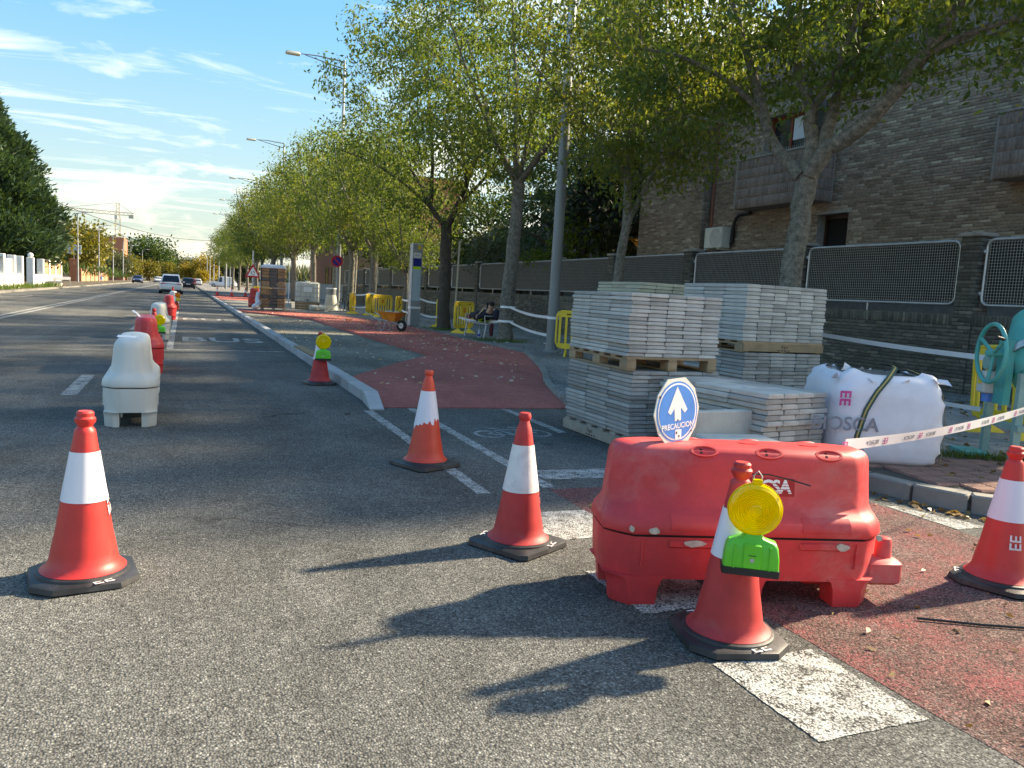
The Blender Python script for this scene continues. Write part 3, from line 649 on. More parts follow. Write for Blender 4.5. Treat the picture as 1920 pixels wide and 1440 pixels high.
# ------------------------------------------------------------------ water barriers
def make_barrier(label, loc, rz, mat, Lh=.635, logo=False, group='plastic barriers along the closed lane', H=.72, connector=True):
    t = thing('plastic_barrier', label, 'barrier', loc, rz, group)
    # upper shell: shoulder then steep wall, rounded top
    m = MB(); s = H / .72
    U = [(Lh + .030, .228, .07, .334), (Lh + .032, .232, .08, .345), (Lh + .028, .230, .09, .372), (Lh + .024, .224, .10, .395), (Lh + .016, .204, .10, .416), (Lh + .008, .180, .10, .436), (Lh + .002, .163, .10, .462),
         (Lh - .004, .152, .10, .54), (Lh - .010, .144, .10, .61), (Lh - .013, .140, .10, .655), (Lh - .018, .134, .10, .680), (Lh - .028, .123, .10, .699), (Lh - .045, .106, .088, .712), (Lh - .068, .080, .068, .7185), (Lh - .10, .050, .042, .720)]
    m.loft([cring(a, b, .12, max(.04, min(.10, b * .62)), z * s) for a, b, r_, z in U]); up_ = m.build('upper_shell', mat, t, 50)
    # lower shell with feet
    m = MB()
    Lw = [(Lh + .012, .212, .05, .125), (Lh + .020, .218, .055, .20), (Lh + .026, .224, .06, .322)]
    m.loft([cring(a, b, .12, .11, z * s) for a, b, r_, z in Lw])
    for xc, hw in ((-Lh + .115, .105), (.0, .075), (Lh - .115, .105)):
        for sy in (-1, 1):
            def rg(k, z, yo, e):
                x0_, x1_ = xc - hw * k, xc + hw * k; c_ = .07 * e
                lo, hi = (c_ if xc < 0 else 0), (c_ if xc > 0 else 0)
                q = [(x0_, .09), (x1_, .09), (x1_, yo - hi), (x1_ - hi, yo), (x0_ + lo, yo), (x0_, yo - lo)]
                if lo == 0: q[5] = (x0_, yo - .012)
                if hi == 0: q[2] = (x1_, yo - .012)
                q = [(x, sy * yy, z) for x, yy in q]
                return q if sy > 0 else q[::-1]
            m.loft([rg(.90, 0, .205, 1), rg(.93, .012, .210, 1), rg(1.0, .09, .214, 1), rg(1.12, .12, .2165, 1), rg(1.32, .137, .2175, 1)])
    low = m.build('lower_shell', mat, t, 40)
    # ribs and pockets on the shoulder
    for sy in (-1, 1):
        for xc in (-Lh * .42, Lh * .55):
            m = MB(); m.loft([[(xc - .125, sy * .16, z1), (xc + .125, sy * .16, z1), (xc + .115, sy * y1_, z1), (xc - .115, sy * y1_, z1)][::sy] for z1, y1_ in ((.356, .2335), (.362, .2355), (.395, .226), (.418, .205), (.424, .19))])
            m.build('shoulder_pocket', mat, t, 40)
            MB().bbox(xc - .12, xc + .12, sy * .222 - .010, sy * .222 + .010, .275, .312, .006).build('clamp', mat, t, 40)
        for xc in (-Lh + .13, Lh - .13): MB().box(xc - .004, xc + .004, sy * .218 - .009, sy * .218 + .009, .19, .31).build('rib', mat, t)
    MB().loft([cring(Lh + .018, .219, .12, .11, .3205), cring(Lh + .018, .219, .12, .11, .3345)]).build('seam', 'dark_hole', t)
    # three hand holes along the top edge, fillers on the top
    for xc in (-.22, .09, .38):
        for sy in (-1, 1):
            A = TR((xc, sy * .122, .697), 0, sy * R(-48))
            g = MB().loft([[(.062 * q * math.cos(R(18 * j)), .027 * q * math.sin(R(18 * j)), z) for j in range(20)] for q, z in ((1.18, -.008), (1.06, .005), (.88, .005), (.74, -.006))], A, (0, 1))
            h = g.build('hand_hole', mat, t, 40)
            MB().box(-.020, -.008, -.013, .013, -.010, .0015, A).build('slot', 'dark_hole', h)
    for xc in (-.33, .04, .34):
        MB().lathe([(.052, .716), (.052, .7225), (.046, .7215)], 24, TR((xc, 0, 0)) @ Matrix.Diagonal((1, .55, s, 1))).build('filler_rim', mat, t, 40)
        MB().lathe([(.045, .716), (.045, .7225)], 20, TR((xc, 0, 0)) @ Matrix.Diagonal((1, .55, s, 1))).build('filler_cap', mat, t, 40)
    if connector:
        m = MB().bbox(Lh - .02, Lh + .16, -.15, .02, .085, .205, .016); m.lathe([(.040, .20), (.037, .275), (.031, .295), (.016, .30)], 18, TR((Lh + .10, -.065, 0)))
        m.build('connector', mat, t, 40)
    if logo:
        lg = link('logo_plaque', MB().box(-.135, .135, -.0035, .001, -.040, .040).mesh('logo_plaque', 'plaque_red'), t, (.075, -.1535, .548)); lg.rotation_euler = (R(-8), 0, 0)
        o = link('logo_lettering', text_mesh('ACSA', .082, 'print_white', .0006, sx=.98, off=.003, spacing=.95), lg, (.02, -.0042, 0)); o.rotation_euler = (R(90), 0, 0)
        for k in range(4): MB().box(-.11, .135, -.0056, -.0049, -.022 + k * .0125, -.0195 + k * .0125).build('logo_stripe', 'plaque_red', lg)
        for xc, zc, w_ in ((-.27, .30, .055), (.43, .296, .035), (-.46, .352, .03), (.60, .345, .02), (-.56, .36, .012)):
            A = TR((xc, -.2335 if zc < .33 else -.2335, zc), 0, R(90))
            pts_ = [(w_ * random.uniform(.7, 1.1) * math.cos(R(36 * j)), .016 * random.uniform(.7, 1.2) * math.sin(R(36 * j))) for j in range(10)]
            MB().prism(pts_, -.002, .004, A).build('scuff', 'scuff', t)
    return t
make_barrier('faded red plastic barrier with white lettering and scuffs, carrying the blue arrow sign', (2.43, 2.87, 0), R(-17), 'barrier_red', logo=True)
make_barrier('white plastic barrier heading the row in the closed lane', (-.44, 8.17, 0), R(91), 'barrier_white', H=.78, connector=False)
make_barrier('red plastic barrier right behind the white one that heads the row', (-.50, 12.4, 0), R(92.5), 'barrier_red', H=.78)
make_barrier('white plastic barrier behind the cone with the lamp in the row', (-.50, 19.0, 0), R(89), 'barrier_white', H=.78)
make_barrier('red plastic barrier between the far white barrier and the orange lamp', (-.45, 27.9, 0), R(90), 'barrier_red', H=.78)
make_barrier('white plastic barrier at the far end of the row beside the orange lamp', (-.42, 37.4, 0), R(90), 'barrier_white', H=.78)
make_barrier('dark red plastic barrier standing by the wrapped pallet on the gravel', (3.35, 41.2, .12), R(70), 'cone_red_old', H=.95)
# paper and tape ends on the first two barriers
m = MB(); m.loft([[(-.56, 7.86, .783), (-.42, 7.80, .781)], [(-.55, 7.90, .800), (-.40, 7.83, .785)], [(-.53, 7.93, .785), (-.39, 7.88, .797)], [(-.50, 7.97, .79), (-.40, 7.92, .783)]], None, (0, 0), False)
tag(m.build('tape_scrap', 'tape_white'), 'crumpled scrap of white tape lying on the white barrier', 'tape scrap')
m = MB(); m.loft([[(-.58, 12.0, .78), (-.55, 12.03, .78)], [(-.61, 12.0, .82), (-.58, 12.05, .82)], [(-.67, 12.05, .86), (-.64, 12.1, .865)]], None, (0, 0), False)
tag(m.build('tape_scrap', 'tape_white'), 'loose tape end sticking up from the red barrier in the row', 'tape scrap')

# ------------------------------------------------------------------ arrow sign on the barrier
t = thing('arrow_sign', 'round blue arrow sign on a chipped white plate stuck in the red barrier', 'sign', (2.125, 2.945, .70), R(-8))
t.rotation_euler = (R(-3), R(-4), R(15))
H2 = .158
pl_ = [(-.065, 0), (.065, 0), (.132, .075), (.158, .165), (.128, .26), (.062, .315), (-.062, .315), (-.128, .25), (-.158, .16), (-.130, .07)]
A = TR((0, 0, 0), 0, R(90))
MB().prism(pl_, -.003, .003, A).build('plate', 'sign_plate', t)
def disc(r_, z, k=40, c=(0, .160)): return [(c[0] + r_ * math.cos(2 * math.pi * j / k), c[1] + r_ * math.sin(2 * math.pi * j / k)) for j in range(k)]
MB().prism(disc(.142, 0), .003, .0042, A).build('blue_rim', 'sign_blue', t)
MB().prism(disc(.134, 0), .0042, .0050, A).build('white_ring', 'print_white', t)
MB().prism(disc(.126, 0), .0050, .0060, A).build('blue_field', 'sign_blue', t)
MB().prism([(0, .278), (-.068, .165), (-.050, .150), (-.022, .178), (-.022, .118), (.022, .118), (.022, .178), (.050, .150), (.068, .165)], .006, .0068, A).build('arrow', 'print_white', t)
o = link('lettering', text_mesh('PRECAUCION', .036, 'print_white', .0005, off=.0006), t, (0, -.0064, .093)); o.rotation_euler = (R(90), 0, 0)
MB().prism([(-.02, .03), (.022, .032), (.025, .075), (-.018, .078)], .006, .0066, A).build('chipped_patch', 'print_white', t)
for x, z in ((-.01, .062), (.006, .045), (-.12, .24), (.095, .06), (.0, .12), (-.06, .012), (.05, .01)): MB().prism([(x + .006 * math.cos(k) * random.uniform(.6, 1.3), z + .006 * math.sin(k) * random.uniform(.6, 1.3)) for k in range(6)], .0066, .0072, A).build('rust_spot', 'bark_dark', t)

# ------------------------------------------------------------------ pallets of paving slabs
SL = {}
def slab_mesh(mat, sx, sy, h):
    k = (mat, sx, sy, h)
    if k not in SL:
        out = []
        for v in range(3):
            rn = random.Random(v + 5); c = .0065; rings = []
            for z, q in ((0, c), (c, 0), (h - c, 0), (h, c)):
                rings.append([(x * (sx / 2 - q) + rn.uniform(-.003, .003), y_ * (sy / 2 - q) + rn.uniform(-.003, .003), z) for x, y_ in ((-1, -1), (0, -1), (1, -1), (1, 0), (1, 1), (0, 1), (-1, 1), (-1, 0))])
            out.append(MB().loft(rings).mesh('slab', mat))
        SL[k] = out
    return SL[k]
def pallet_parts(t, W_, D_, wood, z=0, mark=False):
    dk = MB().box(-W_ / 2, W_ / 2, -.05, .05, 0, .02).mesh('deck_board', wood)
    n_ = 6
    for i in range(n_): link('deck_board', dk, t, (0, -D_ / 2 + .05 + i * (D_ - .1) / (n_ - 1), z + .105))
    st = MB().box(-.045, .045, -D_ / 2, D_ / 2, 0, .02).mesh('stringer_board', wood)
    bt = MB().box(-.045, .045, -D_ / 2, D_ / 2, 0, .016).mesh('bottom_board', wood)
    bl = MB().bbox(-.05, .05, -.07, .07, 0, .068, .004).mesh('block', wood)
    for x in (-W_ / 2 + .05, 0, W_ / 2 - .05):
        link('stringer_board', st, t, (x, 0, z + .0845)); link('bottom_board', bt, t, (x, 0, z))
        for y_ in (-D_ / 2 + .07, 0, D_ / 2 - .07): link('block', bl, t, (x, y_, z + .0163))
def slab_pallet(label, loc, rz, nx, ny, nl, sx, sy, h, mat, wood='pallet_wood', jitter=.006, group='pallets of grey paving slabs', lean=0., pal=True, maxn=290, side=False, mark=True):
    t = thing('slab_pallet', label, 'pallet of slabs', loc, rz, group)
    W_, D_ = nx * sx, ny * sy; z = .126 if pal else 0
    if pal: pallet_parts(t, W_, D_, wood)
    if side and pal:   # solid side bearer boards
        for x in (-W_ / 2 - .011, W_ / 2 + .011): MB().box(x - .01, x + .01, -D_ / 2, D_ / 2, .012, .105).build('side_board', wood, t)
        if mark:
            o = link('stamp', text_mesh('Pujol', .055, 'print_black', .0005), t, (-W_ / 2 - .022, .05, .068)); o.rotation_euler = (R(90), 0, R(-90))
            for k in range(4): MB().box(-W_ / 2 - .0225, -W_ / 2 - .0215, -.06 + k * .05, -.03 + k * .05, .022, .036).build('stamp', 'print_black', t)
    elif mark and pal:
        MB().box(-W_ / 2, W_ / 2, -D_ / 2 - .021, -D_ / 2 - .002, .014, .104).build('front_board', wood, t)
        o = link('stamp', text_mesh('Pujol', .055, 'print_black', .0005), t, (0, -D_ / 2 - .0218, .070)); o.rotation_euler = (R(90), 0, 0)
        for k in range(4): MB().box(-.1 + k * .05, -.07 + k * .05, -D_ / 2 - .0222, -D_ / 2 - .0212, .022, .036).build('stamp', 'print_black', t)
    ms = slab_mesh(mat, sx - .005, sy - .005, h - .0035); cnt = 0
    for l in range(nl):
        dx, dy = random.gauss(0, jitter), random.gauss(0, jitter)
        for i in range(nx):
            for j in range(ny):
                if 0 < i < nx - 1 and 0 < j < ny - 1 and l < nl - 1: continue
                o = link('slab', ms[(i * 7 + j * 3 + l) % 3], t, ((i - (nx - 1) / 2) * sx + dx + random.gauss(0, .003) + lean * l, (j - (ny - 1) / 2) * sy + dy + random.gauss(0, .003), z + l * h))
                cnt += 1
    return t
# stack A on the asphalt: two pallets on top of each other
slab_pallet('lower pallet of grey paving slabs standing on the asphalt by the red path', (4.24, 6.60, 0), R(1), 5, 3, 16, .195, .41, .0383, 'concrete_slab_blue', 'pallet_wood_grey', .005, side=True)
slab_pallet('pallet of light grey paving slabs stacked on the one by the red path', (4.22, 6.60, .741), R(-2), 5, 3, 16, .195, .41, .0365, 'concrete_slab', 'pallet_wood', .006, mark=False)
# stack B on the pavement
slab_pallet('lower pallet of grey slabs between the brick wall and the big bag', (6.58, 7.78, .13), R(3), 6, 3, 14, .203, .40, .0432, 'concrete_slab_blue', 'pallet_wood', .004, mark=False)
slab_pallet('pallet of two-tone grey slabs on top of the stack before the mesh fence', (6.59, 7.79, .862), R(1), 6, 3, 15, .206, .40, .0445, 'concrete_slab', 'pallet_wood', .003)
# stack D behind, sandy top
slab_pallet('lower pallet of slabs behind the two tall stacks', (6.60, 9.95, .13), R(2), 5, 3, 15, .28, .40, .0415, 'concrete_slab_blue', 'pallet_wood_grey', .004, mark=False)
slab_pallet('pallet of sand-coloured slabs behind the two tall stacks', (6.60, 9.95, .88), R(0), 5, 3, 14, .28, .40, .047, 'concrete_slab_sand', 'pallet_wood_grey', .006, mark=False)
# low stack C
slab_pallet('low skewed stack of thick grey slabs between the red barrier and the big bag', (4.50, 5.37, 0), R(9), 4, 3, 13, .185, .40, .0445, 'concrete_slab', 'pallet_wood', .009, mark=False)

# kerb blocks behind the barrier
o = MB().bbox(-.36, .36, -.06, .06, 0, .55, .010).build('kerb_block', 'concrete_kerb'); o.location = (3.86, 4.86, 0); o.rotation_euler = (R(-3), 0, R(6))
tag(o, 'tall concrete kerb block standing on edge behind the red barrier', 'kerb block')
o = MB().bbox(-.28, .28, -.21, .21, 0, .40, .012).build('kerb_block', 'concrete_kerb'); o.location = (3.80, 4.48, 0); o.rotation_euler = (0, 0, R(-10))
tag(o, 'squat concrete kerb block lying flat behind the red barrier', 'kerb block')

# ------------------------------------------------------------------ big bag
t = thing('big_bag', 'white woven big bag of gravel tied with green and yellow straps', 'big bag', (5.54, 4.92, .138), R(-24))
V = []; F = []; nu, nv = 72, 22
prof_ = [(.405, 0.0), (.445, .04), (.462, .12), (.468, .22), (.470, .32), (.468, .42), (.462, .52), (.450, .60), (.432, .66), (.405, .70), (.375, .725), (.33, .735)]
rings = []
for a in range(len(prof_) * 2 - 1):
    i, fr = divmod(a, 2); p0 = prof_[i]; p1 = prof_[min(i + 1, len(prof_) - 1)]
    hw = p0[0] + (p1[0] - p0[0]) * fr * .5; z = p0[1] + (p1[1] - p0[1]) * fr * .5
    ring = []
    for j in range(nu):
        th = 2 * math.pi * j / nu; c_, s_ = math.cos(th), math.sin(th)
        e = 2 / (7.5 - 2.5 * z)                      # super-ellipse: boxy bag
        x = hw * math.copysign(abs(c_) ** e, c_); y_ = hw * math.copysign(abs(s_) ** e, s_)
        nvv = Vector((x * 3.2, y_ * 3.2, z * 9)); d = mnoise.noise(nvv) * .010 + mnoise.noise(nvv * 2.7) * .006
        # creases fanning from the corners
        cor = abs(math.sin(2 * th)) ** 6
        d += cor * .012 * math.sin(z * 46 + 5 * mnoise.noise(Vector((th * 2, z * 3, 0))))
        k = 1 + d / hw
        zz = z + (.035 * abs(math.sin(2 * th)) ** 3 + .02 * mnoise.noise(Vector((x * 5, y_ * 5, 2)))) * max(0, (z - .5) / .23)
        ring.append((x * k, y_ * k, zz))
    rings.append(ring)
MB().loft(rings, None, (1, 0)).build('bag_body', 'bag_white', t, 70)
# gravel in the open mouth
g = []
for q, zz in ((1., .70), (.8, .715), (.5, .735), (.2, .75)):
    g.append([(p[0] * q, p[1] * q, zz + .02 * mnoise.noise(Vector((p[0] * 9 * q, p[1] * 9 * q, 0)))) for p in rings[-1]])
MB().loft(g, None, (0, 1)).build('gravel_fill', 'gravel_fill', t, 60)
# loose flaps at the mouth
for (x, y_, a, hh, w_) in ((-.30, .18, .4, .10, .20), (-.05, .30, .2, .17, .26), (.18, .28, -.3, .08, .24), (.36, .30, -.6, .07, .16), (-.40, -.3, .9, .05, .14), (.38, -.33, -.8, .05, .14), (-.16, .34, .5, .12, .2), (.0, -.38, 0., .03, .3), (.3, -.36, .1, .035, .2), (-.25, -.37, -.1, .04, .2)):
    m = MB(); rg = []
    for k in range(5):
        q = k / 4
        rg.append([(x + (u - .5) * w_ * (1 - .35 * q) * math.cos(a) - math.sin(a) * (.06 * q * q), y_ + (u - .5) * w_ * math.sin(a) + .07 * q * math.sin(u * 5), .69 + hh * .6 * (q - .35 * q * q) + .03 * math.sin(u * 7 + x * 9) * q) for u in (0, .25, .5, .75, 1)])
    m.loft(rg, None, (0, 0), False); m.build('mouth_flap', 'bag_white', t, 70)
def strap(path, name='strap'):
    path = [Vector(p) for p in resample(path, 30)]
    for mt, o_, w_ in (('strap_green', 0, .022), ('strap_yellow', .0016, .006)):
        L, Rr = [], []
        for i, p in enumerate(path):
            tg = (path[min(i + 1, 29)] - path[max(i - 1, 0)]).normalized(); nn = Vector((p.x, p.y, max(.0, p.z - .45) * 1.5)).normalized()
            sd = tg.cross(nn).normalized() * w_; L.append(p + sd + nn * o_); Rr.append(p - sd + nn * o_)
        MB().loft([L, Rr], None, (0, 0), False).build(name, mt, t, 60)
strap([(-.30, -.475, .02), (-.29, -.490, .25), (-.24, -.485, .45), (-.16, -.465, .60), (-.06, -.42, .71), (.06, -.28, .80), (.12, -.10, .81), (.10, .02, .80)])
strap([(.476, -.36, .0), (.486, -.36, .25), (.482, -.34, .45), (.45, -.33, .60), (.33, -.30, .735), (.2, -.2, .79), (.10, -.02, .80)])
strap([(-.34, .42, .60), (-.24, .34, .78), (-.05, .1, .82), (.10, .0, .80)])
strap([(.45, .38, .6), (.36, .28, .74), (.2, .1, .79), (.1, .0, .80)])
o = link('bag_lettering', text_mesh('BIOSCA', .16, 'print_grey', .001, off=.002), t, (-.40, -.4945, .33)); o.rotation_euler = (R(90), 0, R(1))
o = link('bag_lettering', text_mesh('974 196', .085, 'print_grey', .001), t, (-.36, -.4925, .13)); o.rotation_euler = (R(90), 0, R(1))
o = link('bag_logo', text_mesh('EE', .13, 'print_magenta', .001, off=.003), t, (-.42, -.484, .545)); o.rotation_euler = (R(84), R(90), R(0))

# ------------------------------------------------------------------ plastic tape
def tape(name, label, pts, w_=.055, sag=.0, twist=0., mat='tape_white', marks=False, group='lengths of white warning tape', n_=26):
    a, b = Vector(pts[0]), Vector(pts[-1]); P_ = resample(pts, n_) if len(pts) > 2 else [a.lerp(b, k / (n_ - 1)) for k in range(n_)]
    L, Rr = [], []
    for k, p in enumerate(P_):
        u = k / (n_ - 1); p = p + Vector((0, 0, -sag * 4 * u * (1 - u)))
        tg = (P_[min(k + 1, n_ - 1)] - P_[max(k - 1, 0)]).normalized(); sd = tg.cross(Vector((0, 0, 1))).normalized()
        an = twist * math.sin(math.pi * u) + .12 * math.sin(u * 9); d = (Vector((0, 0, 1)) * math.cos(an) + sd * math.sin(an)) * w_ / 2
        L.append(p + d); Rr.append(p - d)
    o = MB().loft([L, Rr], None, (0, 0), False).build(name, mat, None, 60)
    tag(o, label, 'tape', group)
    if marks:
        for k in range(marks):
            for txt, mt, sz, du in (('EE', 'print_magenta', .05, 0.), ('BIOSCA', 'print_grey', .034, .5)):
                u = (k + .35 + du) / (marks + .2); i = min(n_ - 2, int(u * (n_ - 1))); p = (L[i] + Rr[i]) / 2; tg = (L[i + 1] - L[i]).normalized(); upv = (L[i] - Rr[i]).normalized(); nn = tg.cross(upv)
                me = text_mesh(txt, sz, mt, .0003, sx=1.2)
                M4 = Matrix.Identity(4)
                for c_, vv in enumerate((-tg, -upv, nn)):
                    for r_ in range(3): M4[r_][c_] = vv[r_]
                for s_ in (-1, 1):
                    q = link('tape_print', me, o)
                    M5 = M4.copy()
                    if s_ < 0:
                        for r_ in range(3): M5[r_][2] = -nn[r_]; M5[r_][0] = tg[r_]
                    for r_ in range(3): M5[r_][3] = p[r_] + nn[r_] * .0015 * s_
                    q.matrix_local = M5
    return o
tape('warning_tape', 'white tape with magenta prints from the red barrier to the mixer frame', [(3.0, 2.78, .715), (6.68, 4.0, .80)], .058, .06, .2, marks=9)
tape('warning_tape', 'upper white tape from the large tree to the yellow barrier by the mixer', [(8.08, 8.8, 1.13), (8.02, 5.62, .98)], .06, .03, .3)
tape('warning_tape', 'lower white tape from the large tree to the yellow barrier by the mixer', [(8.08, 8.8, .62), (7.98, 5.62, .42)], .05, .06, .3)

# ------------------------------------------------------------------ concrete mixer at the right edge
t = thing('concrete_mixer', 'teal concrete mixer with a hand wheel and grey switch box on the pavement', 'concrete mixer', (7.05, 4.42, .138), R(-30))
m = MB()
for x, y_ in ((-.30, -.26), (-.30, .26), (.42, -.30), (.42, .30)):
    m = MB().box(x - .03, x + .03, y_ - .03, y_ + .03, 0, .80, None); m.build('leg', 'teal_pale', t)
for x in (-.30, .42): MB().box(x - .028, x + .028, -.34, .34, .30, .35).build('cross_bar', 'teal_pale', t)
for y_ in (-.27, .27): MB().box(-.3, .42, y_ - .025, y_ + .025, .78, .84).build('top_bar', 'teal_paint', t)
MB().box(-.36, -.30, -.09, .09, .5, 1.08).build('upright', 'teal_paint', t)
MB().box(.42, .48, -.09, .09, .5, 1.08).build('upright', 'teal_paint', t)
wl = MB(); cpts = [(-.46, .26 * math.cos(2 * math.pi * k / 36), .95 + .26 * math.sin(2 * math.pi * k / 36)) for k in range(37)]
wl.tube(cpts, .019, 10, False); wl = wl.build('hand_wheel', 'teal_paint', t, 60)
for k in range(3):
    a = R(150 + 120 * k); MB().tube([(-.44, 0, .95), (-.46, .25 * math.cos(a), .95 + .25 * math.sin(a))], .017, 8).build('spoke', 'teal_paint', wl, 60)
MB().tube([(-.46, .26 * math.cos(R(150)), .95 + .26 * math.sin(R(150))), (-.55, .30 * math.cos(R(150)), .95 + .3 * math.sin(R(150)))], .014, 8).build('grip', 'black_plastic', wl, 60)
MB().tube([(-.5, 0, .95), (-.25, 0, .95)], .03, 12).build('axle', 'teal_paint', t, 60)
MB().lathe([(.06, -.02), (.065, -.02), (.065, .06), (.05, .07)], 14, TR((-.40, .16, .86), 0, 0, R(90))).build('gear', 'teal_pale', t, 40)
m = MB().bbox(-.44, -.30, .10, .25, .58, .78, .012).build('switch_box', 'ac_white', t); MB().bbox(-.447, -.439, .15, .21, .66, .73, .003).build('switch', 'yellow_plastic', m)
MB().lathe([(.045, .50), (.045, .575), (.03, .585)], 16, TR((-.37, .17, 0))).build('power_plug', 'sign_blue', t, 40)
dr = MB().lathe([(.10, -.32), (.34, -.20), (.38, 0), (.36, .12), (.25, .42), (.23, .42), (.33, .1), (.30, -.1)], 32, TR((.06, 0, .95), 0, R(-35)), (1, 0)); dr.build('drum', 'teal_paint', t, 40)
MB().lathe([(.384, -.03), (.40, -.03), (.40, .03), (.384, .03)], 32, TR((.06, 0, .95), 0, R(-35)), (0, 0)).build('gear_ring', 'steel', t, 40)
MB().box(-.6, -.38, -.05, .3, .02, .05).build('foot_plate', 'teal_paint', t)

# ------------------------------------------------------------------ yellow pedestrian barriers
def make_ybarrier():
    t = thing('pedestrian_barrier', '', 'barrier'); W_ = .56
    m = MB(); m.tube([(-W_, 0, .30), (-W_, 0, .88), (-W_ + .03, 0, .95), (-W_ + .11, 0, .985), (W_ - .11, 0, .985), (W_ - .03, 0, .95), (W_, 0, .88), (W_, 0, .30), (W_ - .04, 0, .22), (W_ - .12, 0, .18), (-W_ + .12, 0, .18), (-W_ + .04, 0, .22), (-W_, 0, .30)], .022, 8, False)
    m.box(-W_ + .01, W_ - .01, -.012, .012, .86, .965); m.box(-W_ + .03, W_ - .03, -.012, .012, .19, .28)
    m.build('frame', 'yellow_plastic', t, 50)
    sl_ = MB().bbox(-.026, .026, -.016, .016, .27, .87, .006).mesh('slat', 'yellow_plastic')
    for k in range(8):
        x = -W_ + .075 + k * (2 * W_ - .15) / 7
        link('slat', sl_, t, (x, 0, 0))
    MB().bbox(-.16, .16, -.019, .019, .55, .84, .006).build('sign_panel', 'yellow_plastic', t)
    for s in (-1, 1):
        MB().box(-.065, .065, s * .0195 - .0006, s * .0195 + .0006, .66, .79).build('logo_plate', 'print_red', t)
        o = link('logo_lettering', text_mesh('EE', .10, 'yellow_plastic', .0004, off=.002), t, (0, s * .0206, .725)); o.rotation_euler = (R(90), 0, 0 if s < 0 else math.pi)
        MB().box(s * .3 - .05, s * .3 + .05, -.0128, .0128, .905, .93).build('hole', 'dark_hole', t)
        f = MB().loft([[(s * .33 - .02, -.24, 0), (s * .33 + .02, -.24, 0), (s * .33 + .02, .24, 0), (s * .33 - .02, .24, 0)], [(s * .33 - .02, -.23, .03), (s * .33 + .02, -.23, .03), (s * .33 + .02, .23, .03), (s * .33 - .02, .23, .03)], [(s * .33 - .016, -.03, .13), (s * .33 + .016, -.03, .13), (s * .33 + .016, .03, .13), (s * .33 - .016, .03, .13)], [(s * .33 - .012, -.02, .2), (s * .33 + .012, -.02, .2), (s * .33 + .012, .02, .2), (s * .33 - .012, .02, .2)]])
        f.build('foot', 'yellow_plastic', t)
    return t
yb = make_ybarrier()
YB = [((8.02, 14.92, .12), R(-33), 'yellow slatted barrier beside the near lamp post, half behind the slabs'),
      ((8.22, 23.25, .12), R(38), 'yellow slatted barrier beside the forked dark tree, facing the path'),
      ((8.55, 27.0, .12), R(66), 'yellow slatted barrier taped up next to the bus stop totem'),
      ((8.35, 31.9, .12), R(62), 'yellow slatted barrier behind the wheelbarrow'),
      ((8.2, 34.2, .12), R(28), 'yellow slatted barrier between the wheelbarrow and the staked tree'),
      ((8.05, 36.3, .12), R(64), 'yellow slatted barrier directly behind the staked tree with white tape'),
      ((7.5, 37.4, .12), R(66), 'yellow slatted barrier closest to the parked bicycle'),
      ((8.22, 5.45, .138), R(74), 'yellow barrier behind the concrete mixer'),
      ((4.6, 52, .12), R(0), 'yellow slatted barrier below the triangular sign')]
for i, (l_, a, lb) in enumerate(YB):
    o = yb if i == 0 else copy_tree(yb); o.location = l_; o.rotation_euler = (0, 0, a); o['label'] = lb; o['group'] = 'yellow pedestrian barriers'
bpy.data.objects['pedestrian_barrier.007'].rotation_euler = (0, R(4), R(74))

# ------------------------------------------------------------------ brickwork
BW, BH, JT = .24, .055, .010
def brick_boxes(lst, depth=.02):
    """lst of (axis, plane, a0, a1, z0, z1, sign): bricks proud of a plane. axis 'x' = face looks along -X/+X, 'y' = along Y"""
    V = []; F = []
    for ax, pl_, a0, a1, z0_, z1_, sg in lst:
        d = depth + random.uniform(-.002, .002); c = .004; b = len(V)
        for off, q in ((-.004, 0), (d - c, 0), (d, c)):
            for a, z in ((a0 + q, z0_ + q), (a1 - q, z0_ + q), (a1 - q, z1_ - q), (a0 + q, z1_ - q)):
                V.append((pl_ + sg * off, a, z) if ax == 'x' else (a, pl_ + sg * off, z))
        for r_ in (0, 4):
            for j in range(4): F.append((b + r_ + j, b + r_ + (j + 1) % 4, b + r_ + 4 + (j + 1) % 4, b + r_ + 4 + j))
        F.append((b + 8, b + 9, b + 10, b + 11))
    return V, F
def bond(ax, pl_, a0, a1, z0_, z1_, sg, holes=(), wob=.003):
    out = []; z = z0_; row = 0
    while z + BH <= z1_ + .001:
        a = a0 - (BW + JT) * (.5 if row % 2 else 0) - (.06 if row % 3 == 2 else 0)
        while a < a1:
            s, e = max(a, a0), min(a + BW, a1)
            segs = [(s, e)]
            for h0, h1, hz0, hz1 in holes:
                if z + BH > hz0 and z < hz1:
                    ns = []
                    for p, q in segs:
                        if q <= h0 or p >= h1: ns.append((p, q))
                        else:
                            if p < h0: ns.append((p, h0))
                            if q > h1: ns.append((h1, q))
                    segs = ns
            for p, q in segs:
                if q - p > .03: out.append((ax, pl_, p, q, z + random.uniform(-wob, wob) * .5, z + BH + random.uniform(-wob, wob) * .5, sg))
            a += BW + JT
        z += BH + JT; row += 1
    return out
def soldiers(ax, pl_, a0, a1, z0_, z1_, sg, w_=.055):
    out = []; a = a0
    while a + w_ <= a1 + .001: out.append((ax, pl_, a, a + w_, z0_, z1_, sg)); a += w_ + JT
    return out
